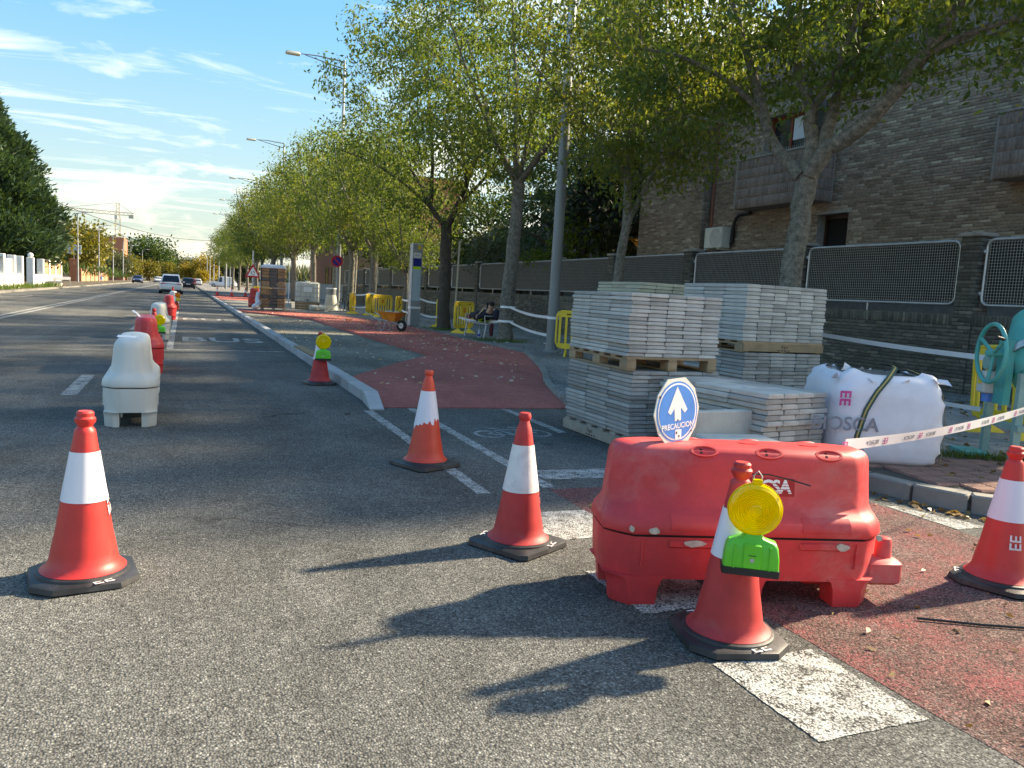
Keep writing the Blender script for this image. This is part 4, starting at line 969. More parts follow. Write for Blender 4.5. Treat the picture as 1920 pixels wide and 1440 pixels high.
def place_bricks(parent, lst, mat, near=300, name='brick', depth=.02):
    """300 nearest bricks are pieces of their own (shared unit meshes), the rest one joined part"""
    camp = Vector((0, 0, 1.3))
    def ctr(b): return Vector((b[1], (b[2] + b[3]) / 2, (b[4] + b[5]) / 2)) if b[0] == 'x' else Vector(((b[2] + b[3]) / 2, b[1], (b[4] + b[5]) / 2))
    seen = lambda b: 0 if ctr(b).y / max(.1, ctr(b).x) > .63 else 1
    full = [b for b in lst if abs((b[3] - b[2]) - BW) < .001 and b[0] == 'x']
    full.sort(key=lambda b: (seen(b), (ctr(b) - camp).length)); pick = full[:near]; ids = set(id(b) for b in pick)
    rest = [b for b in lst if id(b) not in ids]
    if pick:
        Vb, Fb = brick_boxes([('x', 0, -BW / 2, BW / 2, -BH / 2, BH / 2, pick[0][6])], depth)
        me = np_mesh(name, Vb, Fb, mat)
        for b in pick:
            o = link(name, me, parent, ctr(b)); o.rotation_euler = (random.gauss(0, .004), 0, random.gauss(0, .006))
    Vb, Fb = brick_boxes(rest, depth)
    return stuff(link(name + 's', np_mesh(name + 's', Vb, Fb, mat), parent))

# ------------------------------------------------------------------ boundary wall with mesh panels
WX = 12.4; PIER0, PITCH_ = 9.25, 4.05
bw = thing('boundary_wall', 'dark brown brick garden wall with brick piers and mesh panels', 'wall', (0, 0, 0))
Y0, Y1 = 1.0, 66.2
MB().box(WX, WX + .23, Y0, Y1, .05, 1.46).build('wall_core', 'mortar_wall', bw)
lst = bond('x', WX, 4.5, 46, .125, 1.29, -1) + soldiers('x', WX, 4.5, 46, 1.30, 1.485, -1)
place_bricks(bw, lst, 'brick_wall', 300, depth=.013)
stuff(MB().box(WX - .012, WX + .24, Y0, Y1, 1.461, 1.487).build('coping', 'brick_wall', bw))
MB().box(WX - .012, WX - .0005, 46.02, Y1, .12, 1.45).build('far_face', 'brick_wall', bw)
pm = MB().box(WX - .03, WX + .33, -.175, .175, .05, 2.82)
pm = pm.mesh('pier', 'mortar_wall')
pb = []
for row in range(41):
    z = .125 + row * .065
    if z < 1.3 and False: continue
    if row % 2: pb += [('x', WX - .03, -.175, .065, z, z + BH, -1), ('x', WX - .03, .075, .175, z, z + BH, -1)]
    else: pb += [('x', WX - .03, -.175, -.075, z, z + BH, -1), ('x', WX - .03, -.065, .175, z, z + BH, -1)]
    if z > 1.4: pb += [('y', -.175, WX - .028, WX + .09, z, z + BH, -1), ('y', -.175, WX + .10, WX + .33, z, z + BH, -1)] if row % 2 else [('y', -.175, WX - .028, WX + .20, z, z + BH, -1), ('y', -.175, WX + .21, WX + .33, z, z + BH, -1)]
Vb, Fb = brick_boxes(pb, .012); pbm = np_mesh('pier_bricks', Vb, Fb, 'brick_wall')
capm = MB().bbox(WX - .07, WX + .36, -.22, .22, 2.82, 2.885, .012).mesh('cap', 'mortar')
# mesh panel (x = plane), centred on y=0
PL = 3.56; zb, zt = 1.66, 2.76; px = WX + .07
fr = MB(); rr = .13; L2 = PL / 2
path = []
for cy_, cz_, t0 in ((L2 - rr, zt - rr, 0), (-L2 + rr, zt - rr, 90), (-L2 + rr, zb + rr, 180), (L2 - rr, zb + rr, 270)):
    for k in range(6): a = R(t0 + 90 * k / 5); path.append((px, cy_ + rr * math.cos(a), cz_ + rr * math.sin(a)))
fr.tube(path + [path[0]], .026, 8, False); frm = fr.mesh('panel_frame', 'steel', 60)
wi = MB(); wr = .0030
k = -L2 + .05
while k < L2: wi.box(px - .010, px - .010 + 2 * wr, k - wr, k + wr, zb, zt); k += .05
z = zb + .05
while z < zt: wi.box(px - .010 - 2 * wr, px - .010, -L2, L2, z - wr, z + wr); z += .05
wim = wi.mesh('wire_mesh', 'wire')
bkm = MB().box(px + .035, px + .042, -L2 + .02, L2 - .02, zb + .0, zt - .02).mesh('backing_screen', 'screen_dark')
brm = MB().lathe([(.045, 0), (.045, .07), (.02, .09)], 14, TR((px, 0, 0), 0, R(90))).mesh('bracket', 'steel', 50)
ftm = MB().tube([(px, 0, 1.48), (px, 0, zb)], .018, 8).mesh('support', 'steel', 60)
k = -1
while PIER0 + PITCH_ * k < 62:
    yc = PIER0 + PITCH_ * k
    p = link('pier', pm, bw, (0, yc, 0)); stuff(link('pier_bricks', pbm, p)); link('cap', capm, p)
    f = link('panel_frame', frm, bw, (0, yc + PITCH_ / 2, 0)); link('wire_mesh', wim, f); link('backing_screen', bkm, f)
    for z in (1.85, 2.56): link('bracket', brm, f, (0, L2 + .09, z))
    link('support', ftm, f, (0, .1, 0))
    k += 1

# ------------------------------------------------------------------ brown brick house
hs = thing('brick_house', 'large dark brown brick house with a planter balcony behind the mesh fence', 'house')
HX = 14.5
win = (15.75, 17.25, 5.42, 6.55); door = (14.05, 15.02, 2.1, 3.80)
def wall_with_holes(m, x0, x1, y0_, y1_, z0_, z1_, holes):
    ys = sorted({y0_, y1_} | {h[0] for h in holes} | {h[1] for h in holes}); zs = sorted({z0_, z1_} | {h[2] for h in holes} | {h[3] for h in holes})
    for a, b in zip(ys, ys[1:]):
        for c, d in zip(zs, zs[1:]):
            if not any(h[0] <= a and b <= h[1] and h[2] <= c and d <= h[3] for h in holes): m.box(x0, x1, a, b, c, d)
m = MB(); wall_with_holes(m, HX, HX + .34, 5.75, 19.36, -.04, 6.95, [win, door]); m.build('wall', 'mortar', hs)
MB().box(HX - .32, HX + .34, 19.36, 22.8, -.04, 6.95).build('wall', 'mortar', hs)
MB().box(HX + .34, HX + 12, 5.75, 6.05, -.04, 8.7).build('wall', 'brick_brown', hs)
MB().box(HX + .34, HX + 12, 22.5, 22.8, -.04, 8.7).build('wall', 'brick_brown', hs)
MB().box(HX + 11.7, HX + 12, 6.05, 22.5, -.04, 8.7).build('wall', 'brick_brown', hs)
MB().box(HX + .34, HX + .6, 6.05, 22.5, 6.96, 8.75).build('wall', 'brick_brown', hs)
MB().box(HX - .1, HX + 12.2, 5.65, 22.9, 8.77, 8.95).build('roof', 'roof_tile', hs)
MB().box(HX + .35, HX + .40, 6.1, 22.4, 0, 6.9).build('inner_wall', 'interior', hs)
lst = bond('x', HX, 8.6, 19.355, 1.7, 6.72, -1, [win, door]) + bond('x', HX - .32, 19.365, 22.79, 1.7, 6.72, -1) + bond('y', 19.36, HX - .315, HX - .022, 1.7, 6.72, -1)
place_bricks(hs, lst, 'brick_brown', 300, depth=.012)
# reveals of the openings in brick
rl = bond('y', win[0], HX, HX + .3, win[2], win[3], 1) + bond('y', win[1], HX, HX + .3, win[2], win[3], -1)
Vb, Fb = brick_boxes(rl, .004); stuff(link('reveal_bricks', np_mesh('reveal_bricks', Vb, Fb, 'brick_brown'), hs))
# projecting parapet band in upright bricks
MB().box(HX - .12, HX + .34, 5.65, 22.85, 6.955, 8.1).build('parapet', 'mortar', hs)
sb_ = []
for r_ in range(4): sb_ += soldiers('x', HX - .12, 8.6, 22.8, 6.97 + r_ * .255, 7.21 + r_ * .255, -1)
Vb, Fb = brick_boxes(sb_, .012); stuff(link('parapet_bricks', np_mesh('parapet_bricks', Vb, Fb, 'brick_soldier'), hs))
# window: frame, glass, curtain
wf = MB(); y0_, y1_, z0_, z1_ = win
for a, b, c, d in ((y0_, y1_, z0_, z0_ + .06), (y0_, y1_, z1_ - .08, z1_), (y0_, y0_ + .07, z0_ + .06, z1_ - .08), (y1_ - .09, y1_, z0_ + .06, z1_ - .08), (16.46, 16.54, z0_ + .06, z1_ - .08)): wf.box(HX + .22, HX + .29, a, b, c, d)
wf = wf.build('window', 'red_wood', hs); MB().box(HX + .262, HX + .27, y0_ + .07, y1_ - .09, z0_ + .06, z1_ - .08).build('pane', 'window_glass', wf); MB().box(HX + .245, HX + .258, y0_ + .12, 16.44, z0_ + .45, z1_ - .10).build('blind', 'curtain', wf)
MB().box(HX + .02, HX + .34, y0_, y1_, z0_ - .03, z0_ + .0).build('sill', 'mortar', wf)
y0_, y1_, z0_, z1_ = door
dm = MB(); dm.box(HX + .25, HX + .30, y0_, y0_ + .07, z0_, z1_); dm.box(HX + .25, HX + .30, y1_ - .07, y1_, z0_, z1_); dm.box(HX + .25, HX + .30, y0_ + .07, y1_ - .07, z1_ - .09, z1_); dm.box(HX + .25, HX + .30, y0_ + .07, y1_ - .07, z0_, z0_ + .08)
dm = dm.build('window', 'dark_wood', hs); MB().box(HX + .30, HX + .31, y0_ + .07, y1_ - .07, z0_ + .08, z1_ - .09).build('pane', 'interior', dm)
MB().box(HX - .025, HX + .0, door[0] - .1, door[1] + .12, door[3], door[3] + .07).build('lintel', 'mortar', hs)
# planter balconies clad in upright bricks
def planter(ya, yb, za, zb_, proj):
    p = MB().box(HX - proj, HX - .016, ya, yb, za, zb_).build('planter', 'mortar', hs)
    L = []
    n_ = 5; dz = (zb_ - za) / n_
    for r_ in range(n_): L += soldiers('x', HX - proj, ya, yb, za + r_ * dz + .005, za + (r_ + 1) * dz - .005, -1, .062) + soldiers('y', ya, HX - proj, HX - .02, za + r_ * dz + .005, za + (r_ + 1) * dz - .005, -1, .062) + soldiers('y', yb, HX - proj, HX - .02, za + r_ * dz + .005, za + (r_ + 1) * dz - .005, 1, .062)
    Vb, Fb = brick_boxes(L, .008); stuff(link('cladding', np_mesh('cladding', Vb, Fb, 'brick_soldier'), p))
    MB().box(HX - proj - .03, HX - .016, ya - .03, yb + .03, zb_, zb_ + .05).build('rim', 'mortar', p)
planter(14.62, 17.55, 4.08, 5.36, .62)
planter(6.2, 10.2, 4.05, 5.25, .55)
# rail spikes over the planter
sp = MB()
for k in range(40): sp.box(HX - .5, HX - .495, 14.7 + k * .07, 14.706 + k * .07, 5.41, 5.52)
sp.build('bird_spikes', 'galv', hs)
MB().box(HX - .05, HX - .015, 15.05, 15.55, 5.55, 6.6).build('shutter', 'window_glass', hs)
# dark reddish strip put in for the shadow at the wall step
MB().box(HX - .06, HX - .016, 19.20, 19.29, 1.6, 6.9).build('shade_strip', 'terracotta_dark', hs)

# air conditioner on the wall
t = thing('air_conditioner', 'cream outdoor air conditioner unit on a bracket against the brick house', 'air conditioner', (HX - .25, 18.62, 3.02))
MB().bbox(-.16, .17, -.40, .40, .06, .66, .02).build('casing', 'ac_white', t, 40)
g = MB()
for r_ in (.08, .14, .20, .26): g.tube([(-.166, -.12 + r_ * math.cos(2 * math.pi * k / 28), .36 + r_ * math.sin(2 * math.pi * k / 28)) for k in range(29)], .005, 5, False)
g.build('fan_grille', 'ac_white', t, 60); MB().lathe([(.27, 0), (.27, .004)], 28, TR((-.164, -.12, .36), 0, 0, R(-90))).build('fan_opening', 'galv', t, 40)
o = link('lettering', text_mesh('clima', .05, 'print_grey', .0005), t, (-.1612, -.28, .60)); o.rotation_euler = (R(90), 0, R(-90))
for s in (-.3, .3): MB().box(-.2, .23, s - .02, s + .02, .02, .06).build('bracket', 'ac_white', t)
# pipe with insulation
pp = MB().tube([(HX - .1, 18.18, 3.2), (HX - .1, 18.13, 3.3), (HX - .1, 18.12, 3.75), (HX - .1, 18.05, 3.92), (HX - .1, 17.9, 4.02), (HX - .1, 17.45, 4.04)], .05, 10)
tag(pp.build('insulated_pipe', 'black_plastic', None, 60), 'black insulated pipe curving up the brick wall beside the air conditioner', 'pipe')
# blue rounded cover seen over the fence
t = MB().lathe([(.40, .0), (.42, .5), (.40, .62), (.30, .70), (.12, .74), (.0, .745)], 24, TR((13.5, 15.85, 2.2)) @ Matrix.Diagonal((.8, 1, .85, 1)), (1, 0)).build('folded_parasol_cover', 'sign_navy', None, 40)
t2 = thing('garden_table', 'small garden table hidden behind the fence under the blue cover', 'table', (13.5, 15.85, 0))
MB().lathe([(.5, 2.14), (.5, 2.195)], 24).build('table_top', 'ac_white', t2); MB().lathe([(.05, -.05), (.05, 2.13)], 12).build('leg', 'ac_white', t2)
tag(t, 'blue rounded cover just showing above the mesh fence', 'cover')
# striped awning at the house corner
t = thing('striped_awning', 'orange striped awning with a lamp at the far corner of the brick house', 'awning', (HX + .9, 23.4, 3.1))
for k in range(7): MB().loft([[(-.9 + k * .26, -.4, .02), (-.9 + k * .26 + .25, -.4, .02), (-.9 + k * .26 + .25, .5, .55), (-.9 + k * .26, .5, .55)], [(-.9 + k * .26, -.4, .035), (-.9 + k * .26 + .25, -.4, .035), (-.9 + k * .26 + .25, .5, .565), (-.9 + k * .26, .5, .565)]]).build('stripe', 'awning_orange' if k % 2 == 0 else 'orange_paint', t)
MB().box(-.95, .95, -.44, -.4, -.12, .04).build('valance', 'awning_orange', t); MB().box(-.95, .95, .5, .55, .5, .62).build('arm', 'galv', t)

# ------------------------------------------------------------------ houses further along
def far_house(label, x0, x1, y0_, y1_, h, mat, wins, roofmat='roof_tile', roof_h=1.6, name='house', over=.6):
    t = thing(name, label, 'house', (x0, y0_, 0)); L, D = x1 - x0, y1_ - y0_
    MB().box(0, L, 0, D, -.04, h).build('wall', mat, t)
    if roof_h > 0:
        # low hipped roof with rows of tiles
        r_ = MB(); nr = 12
        for k in range(nr):
            q0, q1 = k / nr, (k + 1) / nr; a0 = -over + q0 * (L / 2 + over); a1 = -over + q1 * (L / 2 + over); z0_ = h + .01 + q0 * roof_h; z1_ = h + .01 + q1 * roof_h + .05
            r_.box(a0, L - a0, -over + q0 * min(3, D / 2), D + over - q0 * min(3, D / 2), z0_, z1_)
        r_.build('roof', roofmat, t)
    for (side, a0, a1, z0_, z1_) in wins:
        f = MB(); g = MB()
        if side == 'x':
            for p, q, c, d in ((a0, a1, z0_, z0_ + .07), (a0, a1, z1_ - .07, z1_), (a0, a0 + .07, z0_ + .07, z1_ - .07), (a1 - .07, a1, z0_ + .07, z1_ - .07)): f.box(-.05, -.002, p, q, c, d)
            g.box(-.02, -.003, a0 + .07, a1 - .07, z0_ + .07, z1_ - .07)
        else:
            for p, q, c, d in ((a0, a1, z0_, z0_ + .07), (a0, a1, z1_ - .07, z1_), (a0, a0 + .07, z0_ + .07, z1_ - .07), (a1 - .07, a1, z0_ + .07, z1_ - .07)): f.box(p, q, -.05, -.002, c, d)
            g.box(a0 + .07, a1 - .07, -.02, -.003, z0_ + .07, z1_ - .07)
        w_ = f.build('window', 'dark_wood', t); g.build('pane', 'window_glass', w_)
    return t
hB = far_house('shaded brown brick house with a tiled porch roof behind the dark pine', 17.5, 27, 27.5, 38, 6.6, 'brick_brown', [('x', 1, 2.6, 3.6, 5), ('x', 4.2, 5.8, 3.6, 5.2), ('x', 7.5, 9.2, 3.6, 5), ('y', 1, 2.4, 3.4, 5), ('y', 4, 6, 3.4, 5)], over=.5)
pr_ = MB()
for k in range(9): pr_.box(-1.6 + k * .17, -1.6 + k * .17 + .19, .4, 9, 2.55 + k * .075, 2.62 + k * .075)
pr_.build('porch_roof', 'roof_tile', hB)
MB().box(-1.55, -1.45, .5, 8.9, .0, 2.54).build('porch_wall', 'brick_brown', hB)
o = MB().bbox(-.1, -.01, 3.2, 3.36, 4.1, 4.3, .01).build('wall_lamp', 'ac_white', hB)
hC = far_house('dark house with a low tiled roof and a scalloped yellow awning beyond the fence', 16.5, 27, 43, 58, 4.2, 'brown_render', [('x', 2, 4, 1.2, 2.9), ('x', 6, 9, 1.0, 3.0), ('x', 11, 13, 1.2, 2.9), ('y', 1, 3, 1.2, 2.8)], over=1.1, roof_h=1.8)
MB().box(-1.12, -1.05, -1.0, 16, 3.55, 4.19).build('fascia', 'brown_render', hC)
aw = MB().box(-1.6, -1.55, 0, 14, 3.15, 3.35)
for k in range(28): aw.lathe([(.0, -.02), (.25, -.02), (.25, .02), (.0, .02)], 12, TR((-1.575, .25 + k * .5, 3.15), 0, 0, R(90)), (0, 0))
aw.build('awning', 'strap_yellow', hC)
far_house('terracotta brick apartment block seen between the tree trunks', 14, 27, 78, 96, 13, 'terracotta', [('x', 1.5, 3, 1.2, 3.4), ('x', 5, 6.5, 1.2, 3.4), ('x', 1.5, 3, 5, 6.6), ('x', 5, 6.5, 5, 6.6), ('x', 9, 11, 5, 6.6), ('y', .6, 2.0, 1.0, 3.2), ('y', 3.4, 5, 1.0, 3.2), ('y', .6, 2.0, 5.0, 6.8), ('y', 3.4, 5, 5.0, 6.8)], roof_h=.4, name='apartment_block', over=.2)
far_house('sandy brown building corner behind the leaning trunks', 13.2, 17, 66.5, 76, 7.5, 'brown_render', [('y', 1.5, 2.4, 4.2, 5.6), ('x', 2, 3.6, 4.2, 5.6)], roof_h=.3, over=.1)
tag(MB().prism([(12.5, 66.3), (12.8, 66.3), (12.8, 150), (12.5, 150)], -.04, 1.6).build('garden_wall', 'grey_plaster'), 'low grey rendered wall along the far pavement', 'wall')

# ------------------------------------------------------------------ trees
def leaves_mesh(name, P, D, size, mat, rng, wr=.42, fold=.25):
    """one rhombic leaf per point P, hanging along D"""
    n_ = len(P); s = size * rng.uniform(.65, 1.25, n_)[:, None]
    rv = rng.normal(size=(n_, 3)); side = np.cross(D, rv); side /= np.linalg.norm(side, axis=1)[:, None] + 1e-9
    nn = np.cross(side, D)
    a = P; b = P + D * s * .45 + side * s * wr * .5 + nn * s * fold * .3; c = P + D * s; d = P + D * s * .45 - side * s * wr * .5 + nn * s * fold * .3
    V = np.stack([a, b, c, d], 1).reshape(-1, 3); F = np.arange(n_ * 4).reshape(-1, 4)
    return np_mesh(name, V, F, mat)
def unit(v): return v / (np.linalg.norm(v, axis=-1, keepdims=True) + 1e-9)
def make_tree_meshes(trunk, limbs, env, n_tw, per, size, mat, seed, bark='bark', spread=.30, droop=.75, hollow=.35, trunk_n=14, twig_r=.010):
    """trunk: [(x,y,z,r)], limbs: list of the same (local), env: ellipsoids (c, r)"""
    rng = np.random.default_rng(seed); rn = random.Random(seed)
    m = MB(); nodes = []
    def addline(pts, n_=9, wob=.03):
        P = [Vector(p[:3]) for p in pts]; Rr = [p[3] for p in pts]; q = []; rr = []
        for i in range(len(P) - 1):
            for k in range(4):
                u = k / 4; p0 = P[max(i - 1, 0)]; p1 = P[i]; p2 = P[i + 1]; p3 = P[min(i + 2, len(P) - 1)]
                c = .5 * ((2 * p1) + (p2 - p0) * u + (2 * p0 - 5 * p1 + 4 * p2 - p3) * u * u + (3 * p1 - p0 - 3 * p2 + p3) * u ** 3)
                q.append(c + Vector((rn.uniform(-1, 1), rn.uniform(-1, 1), 0)) * wob * Rr[i]); rr.append((Rr[i] + (Rr[i + 1] - Rr[i]) * u) * rn.uniform(.97, 1.04))
        q.append(P[-1]); rr.append(Rr[-1]); m.tube(q, rr, n_)
        for a, b in zip(q, rr): nodes.append((a, b))
    addline(trunk, trunk_n, .12); nodes.clear()
    for l in limbs: addline(l, 9, .25)
    # twigs reach for random points in the crown
    tg = []; tot = sum(r_[0] * r_[1] * r_[2] for c, r_ in env)
    for c, r_ in env:
        k = int(n_tw * r_[0] * r_[1] * r_[2] / tot) + 1; d = unit(rng.normal(size=(k, 3))); rad = (hollow + (1 - hollow) * rng.random(k) ** .7)[:, None]
        tg.append(np.array(c) + d * rad * np.array(r_))
    tg = np.concatenate(tg); base = np.array(nodes[0][0]); tg = tg[np.argsort(np.linalg.norm(tg - base, axis=1))]
    NP = [np.array(a) for a, b in nodes]; NR = [b for a, b in nodes]
    leafP = []; leafD = []
    for t_ in tg:
        arr = np.array(NP); dd = np.linalg.norm(arr - t_, axis=1) + .6 * np.maximum(0, arr[:, 2] - t_[2]); i = int(np.argmin(dd)); p = NP[i]; L = np.linalg.norm(t_ - p)
        if L < .05: continue
        mid = (p + t_) / 2 + np.array([rn.uniform(-.1, .1) * L, rn.uniform(-.1, .1) * L, rn.uniform(.0, .16) * L]); r_ = max(twig_r, min(NR[i] * .62, .008 + .011 * L))
        pts = [p, p * .5 + mid * .5 + rng.normal(size=3) * .03 * L, mid, mid * .45 + t_ * .55 + rng.normal(size=3) * .04 * L, t_]
        m.tube(pts, [r_, r_ * .85, r_ * .7, r_ * .5, r_ * .3], 4 if r_ < .03 else 6, False)
        for q, f in ((pts[2], .7), (pts[3], .5), (pts[4], .35)): NP.append(q); NR.append(r_ * f)
        k = per; u = rng.uniform(.25, 1.12, k); seg = p[None] * (1 - u[:, None]) ** 2 + 2 * mid[None] * (u * (1 - u))[:, None] + t_[None] * (u ** 2)[:, None]
        off = rng.normal(size=(k, 3)) * spread * np.array([1, 1, .75]); leafP.append(seg + off)
        D = unit(rng.normal(size=(k, 3)) * .8 + np.array([0, 0, -droop]) + unit(off) * .35); leafD.append(D)
    P_ = np.concatenate(leafP); D_ = np.concatenate(leafD)
    return m.mesh('trunk', bark, 60), leaves_mesh('crown', P_, D_, size, mat, rng)
def place_tree(label, loc, meshes, rz=0, sc_=1., name='street_tree', cat='tree', group='street trees along the pavement'):
    t = thing(name, label, cat, loc, rz, group); t.scale = (sc_,) * 3
    link('trunk', meshes[0], t); stuff(link('crown', meshes[1], t))
    return t
# tree behind the slab stacks: limbs as they fork in the photograph (local to its foot)
bx, by = 8.15, 8.95
Lc = lambda pts: [(x - bx, y_ - by, z - .12, r_) for x, y_, z, r_ in pts]
trunk1 = Lc([(8.15, 9.0, .10, .19), (8.15, 8.97, .7, .165), (8.2, 8.93, 1.75, .155), (8.2, 8.85, 2.7, .148), (8.2, 8.78, 3.3, .150), (8.2, 8.76, 3.6, .11), (8.22, 8.76, 4.0, .05)])
limbs1 = [Lc(l) for l in (
    [(8.1, 8.78, 3.30, .10), (8.05, 9.05, 3.52, .092), (8.0, 9.38, 3.86, .085), (8.0, 9.7, 4.5, .075), (7.9, 9.99, 5.27, .06), (7.8, 10.27, 5.98, .045), (7.6, 10.6, 7.0, .02)],
    [(8.2, 8.75, 3.4, .10), (8.2, 8.85, 4.27, .09), (8.25, 9.13, 4.71, .07), (8.3, 9.41, 5.29, .055), (8.4, 9.73, 6.01, .04), (8.5, 10.0, 7.2, .02)],
    [(8.2, 8.85, 4.2, .07), (8.2, 8.58, 4.44, .06), (8.1, 8.23, 4.80, .05), (8.0, 7.9, 5.4, .035), (7.8, 7.6, 6.4, .018)],
    [(8.3, 8.74, 3.4, .11), (8.42, 8.62, 4.26, .085), (8.6, 8.54, 4.9, .065), (8.8, 8.45, 5.8, .05), (9.1, 8.3, 7.3, .02)],
    [(8.2, 8.70, 3.3, .125), (8.2, 8.45, 3.62, .115), (8.2, 7.93, 3.80, .105), (8.2, 7.48, 4.12, .095), (8.2, 7.12, 4.45, .085), (8.2, 6.75, 4.85, .07), (8.1, 6.3, 5.5, .05), (8.0, 5.8, 6.5, .025)],
    [(8.2, 7.0, 4.55, .05), (8.5, 6.4, 4.75, .04), (8.9, 5.6, 4.9, .03), (9.2, 4.9, 5.0, .015)],
    [(8.0, 9.6, 4.3, .05), (7.6, 10.0, 4.8, .04), (7.0, 10.5, 5.2, .03), (6.4, 10.9, 5.3, .015)])]
T1 = make_tree_meshes(trunk1, limbs1, [((-.2, .9, 5.9), (2.6, 2.5, 2.0)), ((.3, -1.7, 5.7), (2.2, 2.3, 1.7)), ((.6, -3.2, 4.6), (1.0, 1.1, .85)), ((-.9, 1.9, 4.7), (1.5, 1.1, .8))], 580, 52, .115, 'leaf_celtis', 3, spread=.20, hollow=.25)
place_tree('grey-barked street tree forking low behind the slab stacks, before the brick house', (bx, by, .12), T1)
g_ = lambda pts, r_: [(x, y_, z, r_[0] + (r_[1] - r_[0]) * i / (len(pts) - 1)) for i, (x, y_, z) in enumerate(pts)]
T2 = make_tree_meshes([(0, .2, -.02, .125), (0, .12, 1.7, .10), (0, -.06, 2.7, .09), (0, 0, 3.8, .075)], [g_([(0, 0, 3.7), (0, 0, 4.6), (.1, -.1, 5.9), (0, 0, 7.5)], (.07, .02)), g_([(0, -.1, 2.65), (.0, -.5, 3.3), (.1, -1.0, 3.9), (.2, -1.6, 4.7)], (.055, .015)), g_([(0, 0, 3.8), (-.7, .5, 4.7), (-1.5, .9, 5.6), (-2.2, 1, 6.3)], (.05, .012)), g_([(0, 0, 3.5), (.5, -.9, 4.2), (.9, -1.8, 4.6), (1.2, -2.5, 4.9)], (.045, .012)), g_([(0, 0, 4.2), (.7, .8, 5.2), (1.3, 1.5, 6.2)], (.045, .012)), g_([(0, 0, 4.4), (-.5, -1, 5.4), (-1, -1.7, 6.4)], (.045, .012))],
    [((0, 0, 6.0), (2.5, 2.7, 2.9)), ((.2, -1.3, 4.2), (1.3, 1.8, .9))], 430, 46, .12, 'leaf_celtis_yellow', 5, spread=.19, hollow=.15)
place_tree('slim yellowing street tree behind the sand-coloured slabs', (8.2, 13.75, .12), T2)
T3 = make_tree_meshes([(0, .0, -.02, .235), (0, -.05, .5, .20), (0, -.2, 1.76, .185), (0, -.36, 3.46, .165), (0, -.39, 4.3, .15)], [g_([(0, -.39, 4.2), (-.2, .3, 5.0), (-.3, 1.3, 6.15), (-.3, 2.4, 7.6), (-.4, 3.4, 9.0)], (.10, .02)), g_([(0, -.39, 4.2), (.2, -1.0, 4.78), (.2, -1.9, 5.2), (.4, -2.5, 6.0), (.5, -3, 7.2)], (.09, .02)), g_([(0, -.39, 4.3), (0, 0, 5.5), (.2, .6, 7.1), (.3, 1.3, 8.7), (.3, 1.6, 10)], (.10, .02)), g_([(0, -.39, 4.2), (-.8, -.6, 5.2), (-1.6, -.9, 6.4), (-2.3, -1, 7.8)], (.07, .015)), g_([(0, -.39, 4.3), (.9, .2, 5.3), (1.8, .6, 6.6), (2.5, .8, 7.9)], (.07, .015)), g_([(0, -.39, 4.35), (.1, -.9, 6), (.2, -1.3, 8), (.1, -1.5, 10)], (.07, .015))],
    [((0, .2, 8.2), (3.7, 3.9, 4.0)), ((-1.2, 0, 5.6), (2.2, 2.6, 1.2))], 560, 46, .135, 'leaf_celtis', 8, spread=.22)
place_tree('tall street tree with white tape round its trunk beside the bench', (8.17, 19.69, .12), T3)
T4 = make_tree_meshes([(0, .0, -.02, .26), (0, .0, .5, .215), (0, 0, 1.77, .19), (0, .15, 3.3, .19), (0, .2, 3.6, .17)], [g_([(0, .15, 3.45), (-.35, 1.0, 4.2), (-.5, 2.0, 5.1), (-.8, 3.2, 6.1), (-1.0, 4.2, 7.4)], (.11, .02)), g_([(0, .15, 3.45), (.15, -.7, 4.2), (.2, -1.5, 5.1), (.2, -2.5, 5.8), (.3, -3.2, 6.8)], (.12, .02)), g_([(-.3, .9, 4.1), (-1.2, 1.0, 4.8), (-2.4, 1.0, 5.4), (-3.6, .9, 5.7)], (.07, .012)), g_([(.2, -1.2, 4.8), (0, -1.1, 6), (-.2, -1.2, 7.5), (-.2, -1.2, 9.5)], (.08, .015)), g_([(-.3, 1.0, 4.3), (-.4, .8, 6), (-.7, .6, 8), (-.8, .5, 10)], (.08, .015)), g_([(.1, -.6, 4.1), (1.0, -.4, 5), (2, -.2, 6.2), (2.8, 0, 7.4)], (.07, .012)), g_([(.2, -1.4, 5), (-.9, -2.0, 5.8), (-2.2, -2.5, 6.6)], (.06, .012))],
    [((0, .2, 7.6), (4.3, 4.6, 4.2)), ((-1.8, .3, 5.0), (2.8, 3.0, 1.5))], 580, 46, .14, 'leaf_celtis', 9, bark='bark_dark', spread=.23)
place_tree('broad street tree with a dark V-shaped fork beside the yellow barrier', (8.11, 25.04, .12), T4)
# three generic grown trees for the rest of the row
GEN = []
for sd in (21, 22, 23):
    rn = random.Random(sd); lim = []
    for k in range(6):
        a = k * 1.05 + rn.uniform(-.3, .3); q = rn.uniform(.7, 1.1); lim.append(g_([(.0, 0, 3.0 + .1 * (k % 3)), (.5 * q * math.cos(a), .5 * q * math.sin(a), 3.9), (1.4 * q * math.cos(a), 1.4 * q * math.sin(a), 5.1), (2.3 * q * math.cos(a), 2.3 * q * math.sin(a), 6.8), (2.7 * q * math.cos(a), 2.7 * q * math.sin(a), 8.4)], (.10, .02)))
    GEN.append(make_tree_meshes([(0, 0, -.02, .20), (.02, 0, .5, .165), (.05, .03, 1.7, .15), (.08, .0, 2.7, .145), (.0, 0, 3.2, .14)], lim, [((0, 0, 6.7), (3.4, 3.3, 3.3)), ((0, 0, 4.6), (2.6, 2.7, 1.4))], 300, 36, .18, 'leaf_celtis_yellow' if sd == 22 else 'leaf_celtis', sd, spread=.27, bark='bark'))
